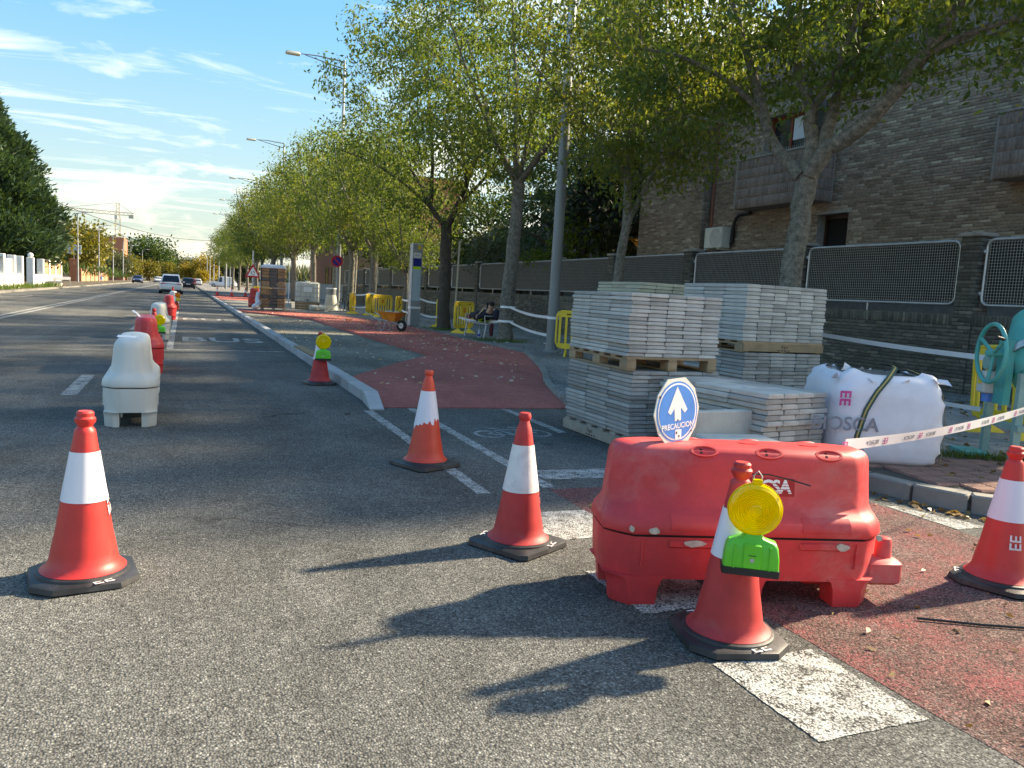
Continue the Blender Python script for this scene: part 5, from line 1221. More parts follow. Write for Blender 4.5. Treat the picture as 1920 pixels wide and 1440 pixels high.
row = [(8.5, 31.6, .62, 0, 'thin young street tree tied to a pale stake behind the totem'), (8.3, 37.0, .95, 1, 'street tree wrapped in white tape between the yellow barriers'), (8.2, 41.6, .98, 2, 'street tree with a pale stake beside the parked bicycle'), (8.4, 47.5, 1.08, 0, 'leaning street tree just behind the concrete bollard'),
       (8.0, 53.5, 1.1, 1, 'street tree with a forked trunk behind the water tank'), (7.6, 60, 1.08, 2, 'dark street tree between the water tank and the wrapped pallet'), (8.3, 66.5, 1.0, 0, None), (7.4, 73, 1.1, 1, None), (8.2, 80, 1.1, 2, None), (7.8, 88, 1.15, 0, None), (8.0, 97, 1.1, 1, None), (7.6, 106, 1.1, 2, None), (7.2, 116, 1.05, 0, None), (7.0, 127, 1.05, 1, None), (6.4, 138, 1.0, 2, None)]
for i, (x, y_, s, v, lb) in enumerate(row):
    place_tree(lb or 'far street tree in the row beyond the wrapped pallet', (x, y_, .12), GEN[v], random.uniform(0, 6), s, group='street trees along the pavement')
# pale stakes tied to trunks
for i, (x, y_, s, lb) in enumerate(((8.52, 31.3, .0, 'pale wooden stake beside the thin young tree'), (8.42, 36.7, 0, 'pale wooden stake on the taped tree between the barriers'), (8.36, 41.3, .05, 'pale wooden stake on the tree by the bicycle'), (8.42, 24.8, 0, 'pale wooden stake behind the dark V-forked tree'))):
    o = MB().tube([(0, 0, 0), (0.05, .03, 1.5), (.09, .05, 3.0)], .035, 8).build('tree_stake', 'stake_wood', None, 60); o.location = (x, y_, .12); tag(o, lb, 'stake', 'wooden tree stakes')

# ------------------------------------------------------------------ garden trees behind the wall
def blob_tree(name, label, loc, env, n_, size, mat, trunk_h, tr, seed, cat='tree', group=None, bark='bark_dark', droop=.2, branches=5, shell=.55, wr=.5, clump=12, cl_r=.3, upw=0.):
    rng = np.random.default_rng(seed); rn = random.Random(seed); t = thing(name, label, cat, loc, 0, group)
    m = MB(); m.tube([(0, 0, -.05), (rn.uniform(-.05, .05), 0, trunk_h * .5), (0, 0, trunk_h)], [tr * 1.3, tr, tr * .7], 10)
    c0 = env[0][0]
    for k in range(branches):
        c, r_ = env[k % len(env)]; a = rn.uniform(0, 6.28); e = Vector((c[0] + r_[0] * .7 * math.cos(a), c[1] + r_[1] * .7 * math.sin(a), c[2] + r_[2] * rn.uniform(-.3, .5))); s = Vector((0, 0, trunk_h * rn.uniform(.6, 1)))
        m.tube([s, s.lerp(e, .5) + Vector((0, 0, .1)), e], [tr * .5, tr * .32, tr * .12], 6)
    m.build('trunk', bark, t, 60)
    P = []; tot = sum(r_[0] * r_[1] * r_[2] for c, r_ in env)
    for c, r_ in env:
        k = max(4, int(n_ / clump * r_[0] * r_[1] * r_[2] / tot)); d = unit(rng.normal(size=(k, 3))); rad = (shell + (1 - shell) * rng.random(k) ** .6) * (1 + .12 * rng.normal(size=k)); q = np.array(c) + d * rad[:, None] * np.array(r_)
        q = np.repeat(q, clump, 0) + rng.normal(size=(k * clump, 3)) * cl_r; P.append(np.c_[q, np.repeat(d, clump, 0)])
    P = np.concatenate(P); D = unit(rng.normal(size=(len(P), 3)) * .7 + P[:, 3:] * .9 + np.array([0, 0, upw - droop])); pos = P[:, :3]; keep = pos[:, 2] > .15
    stuff(link('crown', leaves_mesh('crown', pos[keep], D[keep], size, mat, rng, wr), t))
    return t
blob_tree('garden_pine', 'dark spreading pine behind the garden wall near the tiled porch', (14.6, 27.5, 0), [((0, 0, 6.2), (3.0, 3.0, 2.2)), ((-.8, 1.5, 4.4), (2.0, 2.0, 1.0)), ((.6, -1.5, 7.2), (2.2, 2.2, 1.6))], 9000, .34, 'leaf_conifer', 4.2, .28, 41, cl_r=.35, wr=.22)
blob_tree('magnolia_tree', 'dark glossy magnolia with some brown leaves at the house corner', (14.6, 24.7, 0), [((0, 0, 4.7), (1.9, 2.0, 1.6)), ((.3, -1.3, 4.2), (1.1, 1.2, .9)), ((-.3, .3, 6.0), (1.3, 1.4, 1.0))], 2600, .30, 'leaf_dark', 3.6, .12, 42, cl_r=.28, wr=.4, shell=.3)
blob_tree('light_green_shrub', 'pale green loose-leaved shrub behind the lamp post', (14.0, 26.2, 0), [((0, 0, 3.4), (1.3, 1.5, 1.1)), ((.3, .8, 4.1), (.9, .9, .7))], 1500, .20, 'leaf_lime', 2.6, .06, 43, 'shrub', cl_r=.25, wr=.55, shell=.4)
blob_tree('pine_tree', 'tall dark green conifer in the garden behind the near lamp post', (17.0, 26.6, 0), [((0, 0, 7), (1.6, 1.6, 3.4)), ((0, 0, 4), (2.1, 2.1, 2.0))], 7000, .36, 'leaf_conifer', 8, .22, 44, cl_r=.32, wr=.2)
blob_tree('olive_bush', 'grey-green bush rising above the far fence panels', (13.9, 34.2, 0), [((0, 0, 3.0), (1.3, 2.2, 1.6))], 5200, .17, 'leaf_olive', 2.0, .1, 45, 'bush', cl_r=.22)
blob_tree('yellow_shrub', 'lime green shrub spilling over the fence behind the taped tree', (12.95, 27.6, 0), [((0, 0, 2.85), (.45, .9, .40)), ((-.3, -.1, 2.75), (.35, .5, .3))], 700, .16, 'leaf_lime', 2.5, .04, 46, 'shrub', cl_r=.14, wr=.5)
blob_tree('yellow_shrub', 'small lime green shrub on the fence left of the taped tree', (12.95, 29.8, 0), [((-.2, 0, 2.75), (.35, .5, .3))], 300, .16, 'leaf_lime', 2.5, .04, 47, 'shrub', cl_r=.12, wr=.5)
blob_tree('garden_hedge', 'clipped green hedge showing above the far fence', (13.4, 45, 0), [((0, k * 2.0 - 8, 2.2), (.5, 1.3, .95)) for k in range(9)], 9000, .15, 'leaf_green', 1.0, .05, 48, 'hedge', cl_r=.16)
for i, (x, y_, h, lb) in enumerate(((15, 39, 7, 'dark leafy garden tree behind the totem'), (15.5, 62, 8, 'green garden tree beside the sandy brown building'), (22, 40, 9, 'tall garden tree behind the dark low-roofed house'), (20, 24.6, 9, 'leafy tree rising behind the magnolia'))):
    blob_tree('garden_tree', lb, (x, y_, 0), [((0, 0, h * .66), (2.4, 2.6, h * .30)), ((.8, -.9, h * .5), (1.7, 1.8, h * .2))], 6500, .26, 'leaf_green', h * .5, .16, 60 + i, group='trees in the gardens', cl_r=.35)

# ------------------------------------------------------------------ lamp posts
def make_lamp_post():
    t = thing('street_lamp', '', 'street lamp')
    MB().lathe([(.19, -.05), (.19, .02), (.15, .05), (.145, .12)], 20).build('base', 'lamp_pole_grey', t, 40)
    MB().lathe([(.133, .1), (.131, .8), (.128, .802), (.118, 5.2)], 20).build('lower_shaft', 'lamp_pole_grey', t, 40)
    MB().lathe([(.128, 5.2), (.135, 5.24), (.135, 5.30), (.118, 5.34), (.118, 5.38), (.105, 5.42)], 20).build('collar', 'lamp_pole_grey', t, 40)
    MB().lathe([(.103, 5.4), (.06, 13.3), (.055, 13.45)], 18).build('upper_shaft', 'galv', t, 40)
    m = MB().tube([(0, 0, 13.38), (-1.4, 0, 13.46), (-2.3, 0, 13.42)], [.04, .032, .025], 8); m.tube([(0, 0, 13.0), (-1.2, 0, 13.22), (-2.1, 0, 13.40)], [.035, .028, .02], 8); m.build('arm', 'lamp_pole_grey', t, 60)
    MB().loft([rring(.36, .13, .08, 13.30, 3, -2.72), rring(.40, .16, .08, 13.36, 3, -2.72), rring(.34, .12, .08, 13.46, 3, -2.72)]).build('lamp_head', 'lamp_head', t, 40)
    return t
lp = make_lamp_post()
LBL = ['near grey lamp post beside the yellow barrier, its top out of sight', 'lamp post carrying the round no parking sign', 'lamp post rising out of the row beyond the wrapped pallet', 'far lamp post above the yellowing trees', 'farther lamp post above the yellowing trees', 'very far lamp post at the end of the tree row']
for i, y_ in enumerate((16.2, 43.8, 71.4, 99, 126.6, 154)):
    o = lp if i == 0 else copy_tree(lp); o.location = (7.93, y_, .12); o['label'] = LBL[i]; o['group'] = 'tall street lamps on the tree side'
for i in range(16):
    x = (-13.0, 6.2)[i % 2] if i < 10 else (-11.5, 5.0)[i % 2]; y_ = 118 + i * 14
    t = thing('far_lamp', 'slender pale lamp post far along the road', 'street lamp', (x, y_, 0), 0, 'far lamp posts along both sides')
    MB().tube([(0, 0, -.02), (0, 0, 9.2)], [.12, .07], 8).build('pole', 'galv', t, 60); s = 1 if x < 0 else -1
    MB().tube([(0, 0, 9.15), (s * 1.4, 0, 9.4)], .05, 6).build('arm', 'galv', t, 60); MB().bbox(s * 1.6 - .35, s * 1.6 + .35, -.12, .12, 9.34, 9.48, .03).build('lamp_head', 'lamp_head', t)

# ------------------------------------------------------------------ things along the path
# wheelbarrow
t = thing('wheelbarrow', 'rusty orange wheelbarrow with tools and rubble on the red path', 'wheelbarrow', (5.95, 23.6, .1), R(42)); t.scale = (.86,) * 3
m = MB(); n_ = 4
m.loft([rring(.16, .26, .06, .34, 4, -.02), rring(.26, .34, .08, .50, 4, .02), rring(.36, .42, .09, .66, 4, .05), rring(.375, .435, .09, .675, 4, .05), rring(.355, .415, .09, .668, 4, .05), rring(.25, .33, .08, .52, 4, .02)], None, (1, 1)); m.build('tray', 'orange_paint', t, 45)
w_ = MB().lathe([(.10, -.04), (.17, -.045), (.20, -.03), (.205, 0), (.20, .03), (.17, .045), (.10, .04)], 24, TR((0, -.46, .205), 0, 0, R(90)), (1, 1)).build('wheel', 'tyre', t, 45); MB().lathe([(.1, -.046), (.1, .046)], 16, TR((0, -.46, .205), 0, 0, R(90))).build('rim', 'steel', w_, 45)
for s in (-1, 1):
    MB().tube([(s * .07, -.50, .205), (s * .14, -.1, .33), (s * .27, .45, .40), (s * .30, .95, .62)], .019, 8).build('handle', 'galv', t, 60)
    MB().tube([(s * .24, .30, .36), (s * .26, .42, .02), (s * .22, .18, .02), (s * .2, .1, .34)], .016, 8).build('leg', 'galv', t, 60)
for k in range(9): MB().bbox(-.06, .06, -.05, .05, -.03, .03, .01, TR((random.uniform(-.22, .28), random.uniform(-.3, .3), .665), random.random() * 3, random.random())).build('rubble', 'stone_dark' if k % 2 else 'concrete_kerb', t)
MB().tube([(.1, -.1, .62), (.3, -.2, .98)], .015, 6).build('tool_handle', 'dark_wood', t)
# bus stop totem
t = thing('bus_stop_totem', 'tall grey bus stop totem with a route panel, wrapped in tape', 'bus stop', (7.62, 26.95, .12), R(8))
MB().bbox(-.20, .20, -.11, .11, 0, 2.93, .02).build('body', 'galv', t); MB().box(-.145, .145, -.118, -.1105, .9, 2.1).build('poster_panel', 'totem_glass', t)
MB().box(-.145, .145, -.118, -.1105, 2.42, 2.60).build('route_strip', 'print_white', t); MB().box(-.145, .145, -.118, -.1105, 2.13, 2.40).build('timetable', 'sign_navy', t)
MB().box(-.145, .145, -.119, -.1105, 2.02, 2.12).build('yellow_strip', 'hi_vis', t); MB().box(0, .12, -.118, -.1105, 2.72, 2.87).build('stop_symbol', 'yellow_plastic', t)
o = link('lettering', text_mesh('BUS', .10, 'print_grey', .0005), t, (0, -.1192, 2.51)); o.rotation_euler = (R(90), 0, 0)
# tapes strung from post to post
def wrap(label, x, y_, z, r_, n_=20):
    o = MB().lathe([(r_, z - .03), (r_ + .004, z - .03), (r_ + .004, z + .03), (r_, z + .03)], n_, TR((x, y_, 0)), (0, 0)).build('tape_wrap', 'tape_white', None, 40); tag(o, label, 'tape', 'tape wrapped round trunks and posts'); return o
wrap('upper band of white tape round the tree beside the bench', 8.17, 19.55, 1.07, .205); wrap('lower band of white tape round the tree beside the bench', 8.17, 19.64, .68, .213)
wrap('band of white tape round the near lamp post', 7.93, 16.2, .92, .137); wrap('upper band of white tape on the far taped tree', 8.34, 36.98, 1.15, .175); wrap('lower band of white tape on the far taped tree', 8.32, 36.98, .62, .18)
o = MB().loft([rring(.206, .116, .02, .62, 2), rring(.206, .116, .02, .70, 2)], TR((7.62, 26.95, .12), R(8)), (0, 0)).build('tape_wrap', 'tape_white'); tag(o, 'white tape round the foot of the bus stop totem', 'tape')
TP = [((8.17, 19.35, 1.07), (7.93, 16.33, .93), 'upper white tape between the bench tree and the near lamp post'), ((8.2, 19.45, .68), (7.95, 16.33, .50), 'drooping lower white tape between the bench tree and the lamp post'), ((8.0, 23.1, .62), (8.1, 19.85, .66), 'white tape from the yellow barrier to the bench tree'),
      ((7.7, 26.9, 1.15), (8.45, 26.5, 1.0), 'short white tape from the totem to its yellow barrier'), ((7.75, 27.0, .62), (8.35, 26.4, .5), 'lower short white tape from the totem to its yellow barrier'), ((7.62, 27.1, 1.1), (8.35, 31.4, 1.0), 'white tape from the totem to the barrier behind the wheelbarrow'), ((7.62, 27.1, .62), (8.35, 31.4, .55), 'lower white tape from the totem to the barrier behind the wheelbarrow'),
      ((8.3, 36.8, 1.15), (8.2, 34.6, 1.08), 'white tape from the taped tree to the barrier beside it'), ((8.3, 37.1, 1.15), (7.5, 37.8, 1.05), 'white tape from the taped tree to the barrier by the bicycle'), ((7.4, 37.6, .5), (8.0, 36.6, .5), 'low white tape between the two barriers by the bicycle')]
for a, b, lb in TP: tape('warning_tape', lb, [a, b], .07, .06, .3)
# bench with a person lying on it
t = thing('street_bench', 'grey metal bench behind the taped tree with someone lying on it', 'bench', (7.98, 20.95, .12), 0)
for k in range(5): MB().bbox(-.22 + k * .1, -.22 + k * .1 + .085, -.9, .9, .42, .45, .006).build('seat_slat', 'steel', t)
for k in range(4): MB().bbox(.28 + k * .03, .30 + k * .03, -.9, .9, .50 + k * .09, .575 + k * .09, .006).build('back_slat', 'steel', t)
for y_ in (-.8, .8):
    MB().tube([(-.24, y_, 0), (-.18, y_, .41)], .022, 8).build('leg', 'galv', t); MB().tube([(.3, y_, 0), (.2, y_, .41), (.40, y_, .86)], .022, 8).build('leg', 'galv', t)
    MB().tube([(-.22, y_, .42), (-.24, y_, .66), (.25, y_, .66)], .018, 8).build('armrest', 'galv', t)
def skin_mesh(name, mat, verts, edges, parent=None, sub=2, root=0):
    me = bpy.data.meshes.new(name); me.from_pydata([v[:3] for v in verts], edges, []); o = bpy.data.objects.new(name, me); COL.objects.link(o)
    sk = o.modifiers.new('s', 'SKIN'); sk.use_smooth_shade = True; ss = o.modifiers.new('b', 'SUBSURF'); ss.levels = sub; ss.render_levels = sub
    for i, v in enumerate(verts):
        d = me.skin_vertices[0].data[i]; d.radius = (v[3], v[4] if len(v) > 4 else v[3]); d.use_root = (i == root)
    dg = bpy.context.evaluated_depsgraph_get(); dg.update(); m2 = bpy.data.meshes.new_from_object(o.evaluated_get(dg)); bpy.data.objects.remove(o, do_unlink=True)
    m2.name = name; m2.materials.clear(); m2.materials.append(MATS[mat]); m2.polygons.foreach_set('use_smooth', [True] * len(m2.polygons))
    return link(name, m2, parent)
px_, py_, pz_ = 7.95, 20.86, .12
t = thing('person', 'person in dark clothes and a lime vest lying on the bench, holding up a phone', 'person', (px_, py_, pz_))
B = [(0, .10, .60, .13, .10), (0, -.12, .60, .135, .105), (0, -.36, .66, .15, .11), (0, -.50, .74, .10, .08), (0, -.58, .84, .055), (0, -.62, .93, .085, .10), (0, -.63, 1.02, .075, .09),   # 0 pelvis .. head
     (-.15, -.40, .70, .06), (-.27, -.28, .56, .045), (-.17, -.40, .82, .035), (-.11, -.43, .92, .028),      # left arm: shoulder elbow wrist hand
     (.15, -.40, .70, .06), (.24, -.26, .58, .045), (.12, -.38, .83, .035), (.05, -.43, .93, .028),
     (-.09, .28, .60, .085), (-.10, .58, .66, .06), (-.09, .92, .56, .045), (-.09, .98, .66, .04),
     (.09, .28, .60, .085), (.10, .60, .72, .06), (.09, .90, .56, .045), (.09, .96, .66, .04)]
E_ = [(0, 1), (1, 2), (2, 3), (3, 4), (4, 5), (5, 6), (3, 7), (7, 8), (8, 9), (9, 10), (3, 11), (11, 12), (12, 13), (13, 14), (0, 15), (15, 16), (16, 17), (17, 18), (0, 19), (19, 20), (20, 21), (21, 22)]
skin_mesh('body', 'skin', B, E_, t)
g = .030; J = [(b[0], b[1], b[2], b[3] + g, (b[4] if len(b) > 4 else b[3]) + g) for b in B]
skin_mesh('jacket', 'cloth_navy', [J[0], J[1], J[2], J[3], J[7], J[8], (-.22, -.34, .69, .058), J[11], J[12], (.18, -.32, .70, .058), (0, -.56, .81, .085)], [(0, 1), (1, 2), (2, 3), (3, 4), (4, 5), (5, 6), (3, 7), (7, 8), (8, 9), (3, 10)], t)
skin_mesh('trousers', 'cloth_navy', [J[0], J[15], J[16], (-.095, .75, .61, .065), J[19], J[20], (.095, .75, .64, .065)], [(0, 1), (1, 2), (2, 3), (0, 4), (4, 5), (5, 6)], t)
skin_mesh('red_gaiters', 'cloth_red', [(-.095, .62, .65, .078), (-.09, .85, .58, .068)], [(0, 1)], t); skin_mesh('red_gaiters', 'cloth_red', [(.095, .62, .70, .078), (.09, .85, .59, .068)], [(0, 1)], t)
for s in (-1, 1): skin_mesh('boot', 'black_plastic', [(s * .09, .88, .555, .062), (s * .09, .97, .56, .058), (s * .09, .99, .68, .05)], [(0, 1), (1, 2)], t)
rg_ = []
for u in (0, .25, .5, .75, 1.):
    c_ = Vector((0, -.08 - .34 * u, .602 + .10 * u)); rg_.append([(c_.x + (.20 + .02 * u) * math.cos(R(24 * k)), c_.y - .04 * math.sin(R(24 * k)), c_.z + (.155 + .015 * u) * math.sin(R(24 * k))) for k in range(15)])
MB().loft(rg_, None, (0, 0)).build('vest', 'hi_vis', t, 60)
skin_mesh('hair', 'hair_dark', [(0, -.665, .93, .085, .10), (0, -.665, 1.02, .085, .095), (0, -.64, 1.07, .06, .07)], [(0, 1), (1, 2)], t)
for s, hx, hy, hz in ((-1, -.11, -.43, .92), (1, .05, -.43, .93)):
    for k in range(4): skin_mesh('finger', 'skin', [(hx, hy, hz + .012 * k - .02, .010), (hx + .02 * -s * 0 + .035, hy + .02, hz + .015 * k - .02, .009), (hx + .05, hy - .005, hz + .015 * k - .015, .008)], [(0, 1), (1, 2)], t, 1)
    skin_mesh('thumb', 'skin', [(hx, hy, hz - .01, .011), (hx + .03, hy - .04, hz + .01, .009)], [(0, 1)], t, 1)
for s in (-1, 1): MB().lathe([(.0, 0), (.012, .004), (.0, .008)], 10, TR((s * .03, -.545, .985), 0, R(-80)), (0, 0)).build('eye', 'hair_dark', t)
MB().lathe([(.014, 0), (.009, .03)], 8, TR((0, -.535, .95), 0, R(-80))).build('nose', 'skin', t, 60)
MB().box(-.025, .025, -.535, -.528, .915, .922).build('mouth', 'cloth_red', t)
o = MB().bbox(-.075, .075, -.006, .006, -.04, .04, .004).build('mobile_phone', 'black_plastic'); o.location = (px_ - .02, py_ - .40, pz_ + .96); o.rotation_euler = (R(10), R(90), R(0)); tag(o, 'dark mobile phone held up by the person on the bench', 'phone')
o = skin_mesh('backpack', 'cloth_navy', [(8.06, 20.12, .68, .13, .15), (8.08, 20.06, .86, .14, .16), (8.08, 20.06, 1.0, .10, .12)], [(0, 1), (1, 2)]); tag(o, 'dark backpack propped behind the head of the person on the bench', 'backpack')
o = skin_mesh('jacket_sleeve', 'cloth_maroon', [(7.92, 20.02, .60, .06), (7.88, 19.98, .38, .065), (7.89, 19.96, .22, .05)], [(0, 1), (1, 2)]); tag(o, 'maroon garment hanging down from the end of the bench', 'garment')
o = MB().lathe([(.04, 0), (.043, .01), (.043, .19), (.035, .24), (.016, .275), (.016, .30), (.0, .305)], 18, TR((7.58, 20.1, .12)), (1, 0)).build('water_bottle', 'bottle', None, 40); tag(o, 'clear plastic water bottle with a blue label on the ground by the bench', 'bottle')
MB().lathe([(.0445, .10), (.0445, .16)], 18, TR((7.58, 20.1, .12)), (0, 0)).build('bottle_label', 'sign_navy', o, 40)
for i, (x, y_) in enumerate(((8.0, 19.05), (7.75, 19.3), (9.2, 19.2))): tag(MB().bbox(-.05, .05, -.035, .035, 0, .02, .008, TR((x, y_, .121), i)).build('litter_scrap', 'print_white'), 'scrap of white litter on the ground by the bench tree', 'litter', 'white litter scraps by the bench')
# signs
t = thing('no_parking_sign', 'round blue no parking sign with red rim on the second lamp post', 'sign', (7.80, 43.55, 2.78))
A = TR((0, 0, 0), 0, R(90)); D_ = lambda r_: [(r_ * math.cos(2 * math.pi * k / 32), r_ * math.sin(2 * math.pi * k / 32)) for k in range(32)]
MB().prism(D_(.32), -.01, .01, A).build('red_rim', 'sign_red', t); MB().prism(D_(.23), .01, .014, A).build('blue_field', 'sign_navy', t)
MB().box(-.04, .04, -.235, .235, .0142, .017, A @ Matrix.Rotation(R(45), 4, 'Z')).build('red_bar', 'sign_red', t)
t = thing('roundabout_sign', 'triangular red and white roundabout warning sign on a grey post', 'sign', (3.65, 47.0, .12))
MB().tube([(0, .04, 0), (0, .04, 3.05)], .04, 10).build('post', 'galv', t, 60)
tri = lambda r_: [(r_ * math.cos(R(90 + 120 * k)), r_ * math.sin(R(90 + 120 * k))) for k in range(3)]
A = TR((0, 0, 1.78), 0, R(90)); MB().prism(tri(.52), -.01, .01, A).build('red_rim', 'sign_red', t); MB().prism(tri(.34), .01, .014, A).build('white_field', 'print_white', t)
m = MB()
for k in range(3):
    for j in range(5): m.tube([(.10 * math.cos(R(120 * k + j * 16)), -.016, 1.76 + .10 * math.sin(R(120 * k + j * 16))), (.10 * math.cos(R(120 * k + j * 16 + 16)), -.016, 1.76 + .10 * math.sin(R(120 * k + j * 16 + 16)))], .016 if j < 4 else .03, 5)
m.build('arrows', 'print_black', t)
# wrapped pallet of dark blocks
t = thing('wrapped_pallet', 'tall pallet of dark and ochre blocks in torn plastic wrap', 'pallet', (3.85, 37.6, .12), R(-8))
pallet_parts(t, 1.1, 1.0, 'pallet_wood_grey')
for l in range(2):
    if l: MB().box(-.56, .56, -.51, .51, 1.0, 1.05).build('divider_board', 'pallet_wood_grey', t)
    for r_ in range(6):
        for i in range(3):
            for j in range(2):
                MB().bbox(-.17, .17, -.23, .23, 0, .128, .01, TR(((i - 1) * .355 + random.gauss(0, .008), (j - .5) * .47, .135 + l * .925 + r_ * .144))).build('block', 'stone_dark' if i == 1 or (r_ + l) % 4 == 3 else 'plank', t)
MB().loft([rring(.57, .50, .05, 1.93, 3), rring(.575, .51, .06, 1.97, 3), rring(.5, .45, .06, 2.06, 3), rring(.3, .3, .06, 2.1, 3)]).build('plastic_cover', 'plastic_wrap', t, 50)
MB().loft([[(-.56, -.52, z), (-.60 - .03 * math.sin(z * 9), -.2, z), (-.585 - .03 * math.sin(z * 7), .1, z), (-.56, .48, z)] for z in [.1 + k * .1 for k in range(20)]], None, (0, 0), False).build('wrap_film', 'plastic_wrap', t, 60)
o = skin_mesh('plastic_film', 'plastic_wrap', [(3.2, 37.2, .25, .16), (3.0, 37.0, .30, .14), (2.85, 36.9, .22, .10), (3.1, 37.3, .6, .10), (3.15, 37.4, .95, .07)], [(0, 1), (1, 2), (0, 3), (3, 4)]); tag(o, 'loose crumpled plastic film beside the wrapped pallet', 'plastic film')
# water tank in its cage
t = thing('water_tank', 'white plastic water tank in a steel cage on two pallets', 'water tank', (5.9, 41.2, .12), R(-6))
pallet_parts(t, 1.2, 1.0, 'pallet_wood_grey', 0); pallet_parts(t, 1.2, 1.0, 'pallet_wood_grey', .13); pallet_parts(t, 1.2, 1.0, 'pallet_wood_grey', .26)
[MB().box(-.6, .6, -.519, -.502, z + .018, z + .10).build('front_board', 'plank', t) for z in (0, .13, .26)]
MB().loft([rring(.55, .45, .08, .40, 4), rring(.57, .47, .08, .45, 4), rring(.57, .47, .08, 1.36, 4), rring(.5, .4, .08, 1.42, 4)]).build('tank', 'ibc_white', t, 40)
MB().lathe([(.12, 1.41), (.12, 1.47)], 16).build('cap', 'ac_white', t, 40); MB().lathe([(.05, 0), (.05, .12)], 12, TR((0, -.47, .5), 0, R(90))).build('outlet_valve', 'gravel_fill', t)
c_ = MB()
for z in (.42, .66, .90, 1.14, 1.40): c_.tube([(-.6, -.5, z), (.6, -.5, z), (.6, .5, z), (-.6, .5, z), (-.6, -.5, z)], .012, 6, False)
for k in range(6):
    for s in (-.5, .5): c_.tube([(-.6 + k * .24, s, .4), (-.6 + k * .24, s, 1.4)], .012, 6)
for k in range(5):
    for s in (-.6, .6): c_.tube([(s, -.5 + k * .25, .4), (s, -.5 + k * .25, 1.4)], .012, 6)
c_.build('cage', 'galv', t, 60); MB().box(-.2, .22, -.515, -.512, .9, 1.15).build('label_plate', 'print_white', t)
# shovel / level staff between them
t = thing('spade', 'pale handled spade standing upright between the pallet and the tank', 'spade', (5.0, 41.5, .12)); MB().tube([(0, 0, .25), (.02, 0, 1.9)], .025, 8).build('handle', 'print_white', t, 60); MB().bbox(-.16, .16, -.02, .02, 0.02, .28, .01).build('blade', 'ac_white', t)
# bollard, planks, sacks, bicycle
t = thing('concrete_bollard', 'pale concrete footing with a grey steel bin ring beside the lamp post', 'bollard', (7.3, 42.2, .12)); MB().lathe([(.36, 0), (.34, .3), (.27, .75), (.25, .8)], 24).build('footing', 'concrete_kerb', t, 40); MB().lathe([(.25, .8), (.26, 1.12), (.22, 1.14)], 24).build('sleeve', 'lamp_pole_grey', t, 40); MB().lathe([(.27, 1.12), (.27, 1.18)], 24).build('rim', 'tape_white', t, 40)
for i, (x, y_, a, tl, lb) in enumerate(((6.5, 39.6, 30, 12, 'pale plank leaning over the pile of sacks'), (6.8, 39.3, 48, 20, 'second pale plank across the pile of sacks'), (7.1, 38.9, -15, 6, 'short dark board lying by the pile of sacks'))):
    o = MB().bbox(-.75 + .2 * (i == 2), .75 - .2 * (i == 2), -.09, .09, 0, .04, .004).build('loose_plank', 'stake_wood' if i < 2 else 'pallet_wood_grey'); o.location = (x, y_, .26 if i < 2 else .14); o.rotation_euler = (0, R(-tl), R(a)); tag(o, lb, 'plank', 'loose planks by the sacks')
for i, (x, y_, z, lb) in enumerate(((5.95, 39.3, .26, 'large cream sack slumped beside the water tank'), (6.4, 39.6, .24, 'cream sack lying under the loose planks'), (6.15, 39.9, .22, 'half hidden cream sack between the tank and the planks'))):
    o = skin_mesh('cement_sack', 'sack', [(x - .18, y_, z, .17, .14), (x, y_ + .03, z + .04, .20, .17), (x + .2, y_, z - .01, .16, .13)], [(0, 1), (1, 2)], root=1); tag(o, lb, 'sack', 'cream sacks by the tank')
t = thing('bicycle', 'dark bicycle parked by the yellow barrier', 'bicycle', (7.75, 40.2, .12), R(105))
for x in (-.52, .52):
    w_ = MB().tube([(x + .33 * math.cos(2 * math.pi * k / 28), 0, .33 + .33 * math.sin(2 * math.pi * k / 28)) for k in range(29)], .02, 6, False).build('wheel', 'tyre', t, 60); sp = MB()
    for k in range(8): sp.tube([(x, 0, .33), (x + .32 * math.cos(k * .785), 0, .33 + .32 * math.sin(k * .785))], .003, 4)
    sp.build('spokes', 'steel', w_)
fr_ = MB()
for a, b in (((-.52, 0, .33), (-.1, 0, .30)), ((-.1, 0, .30), (-.22, 0, .82)), ((-.52, 0, .33), (-.2, 0, .75)), ((-.1, 0, .30), (.38, 0, .72)), ((-.2, 0, .75), (.36, 0, .80)), ((.36, 0, .90), (.52, 0, .33))): fr_.tube([a, b], .02, 8)
fr_.build('frame', 'car_dark', t, 60); MB().bbox(-.34, -.1, -.07, .07, .82, .88, .02).build('saddle', 'black_plastic', t); MB().tube([(.36, 0, .9), (.34, 0, 1.0), (.34, -.28, 1.04), (.26, -.3, 1.02)], .014, 6).build('handlebar', 'black_plastic', t); MB().tube([(.34, 0, 1.0), (.34, .28, 1.04), (.26, .3, 1.02)], .014, 6).build('handlebar', 'black_plastic', t)
tag(MB().bbox(-.09, .09, -1.05, 1.05, 0, .03, .004, TR((2.10, 14.5, .139), R(1))).build('board', 'plank'), 'long brown board lying on top of the new kerb', 'board')
tag(MB().bbox(-.12, .12, -.06, .06, 0, .06, .008, TR((5.9, 30.0, .101), .4)).build('red_brick', 'terracotta'), 'single loose brick at the edge of the red path', 'brick')
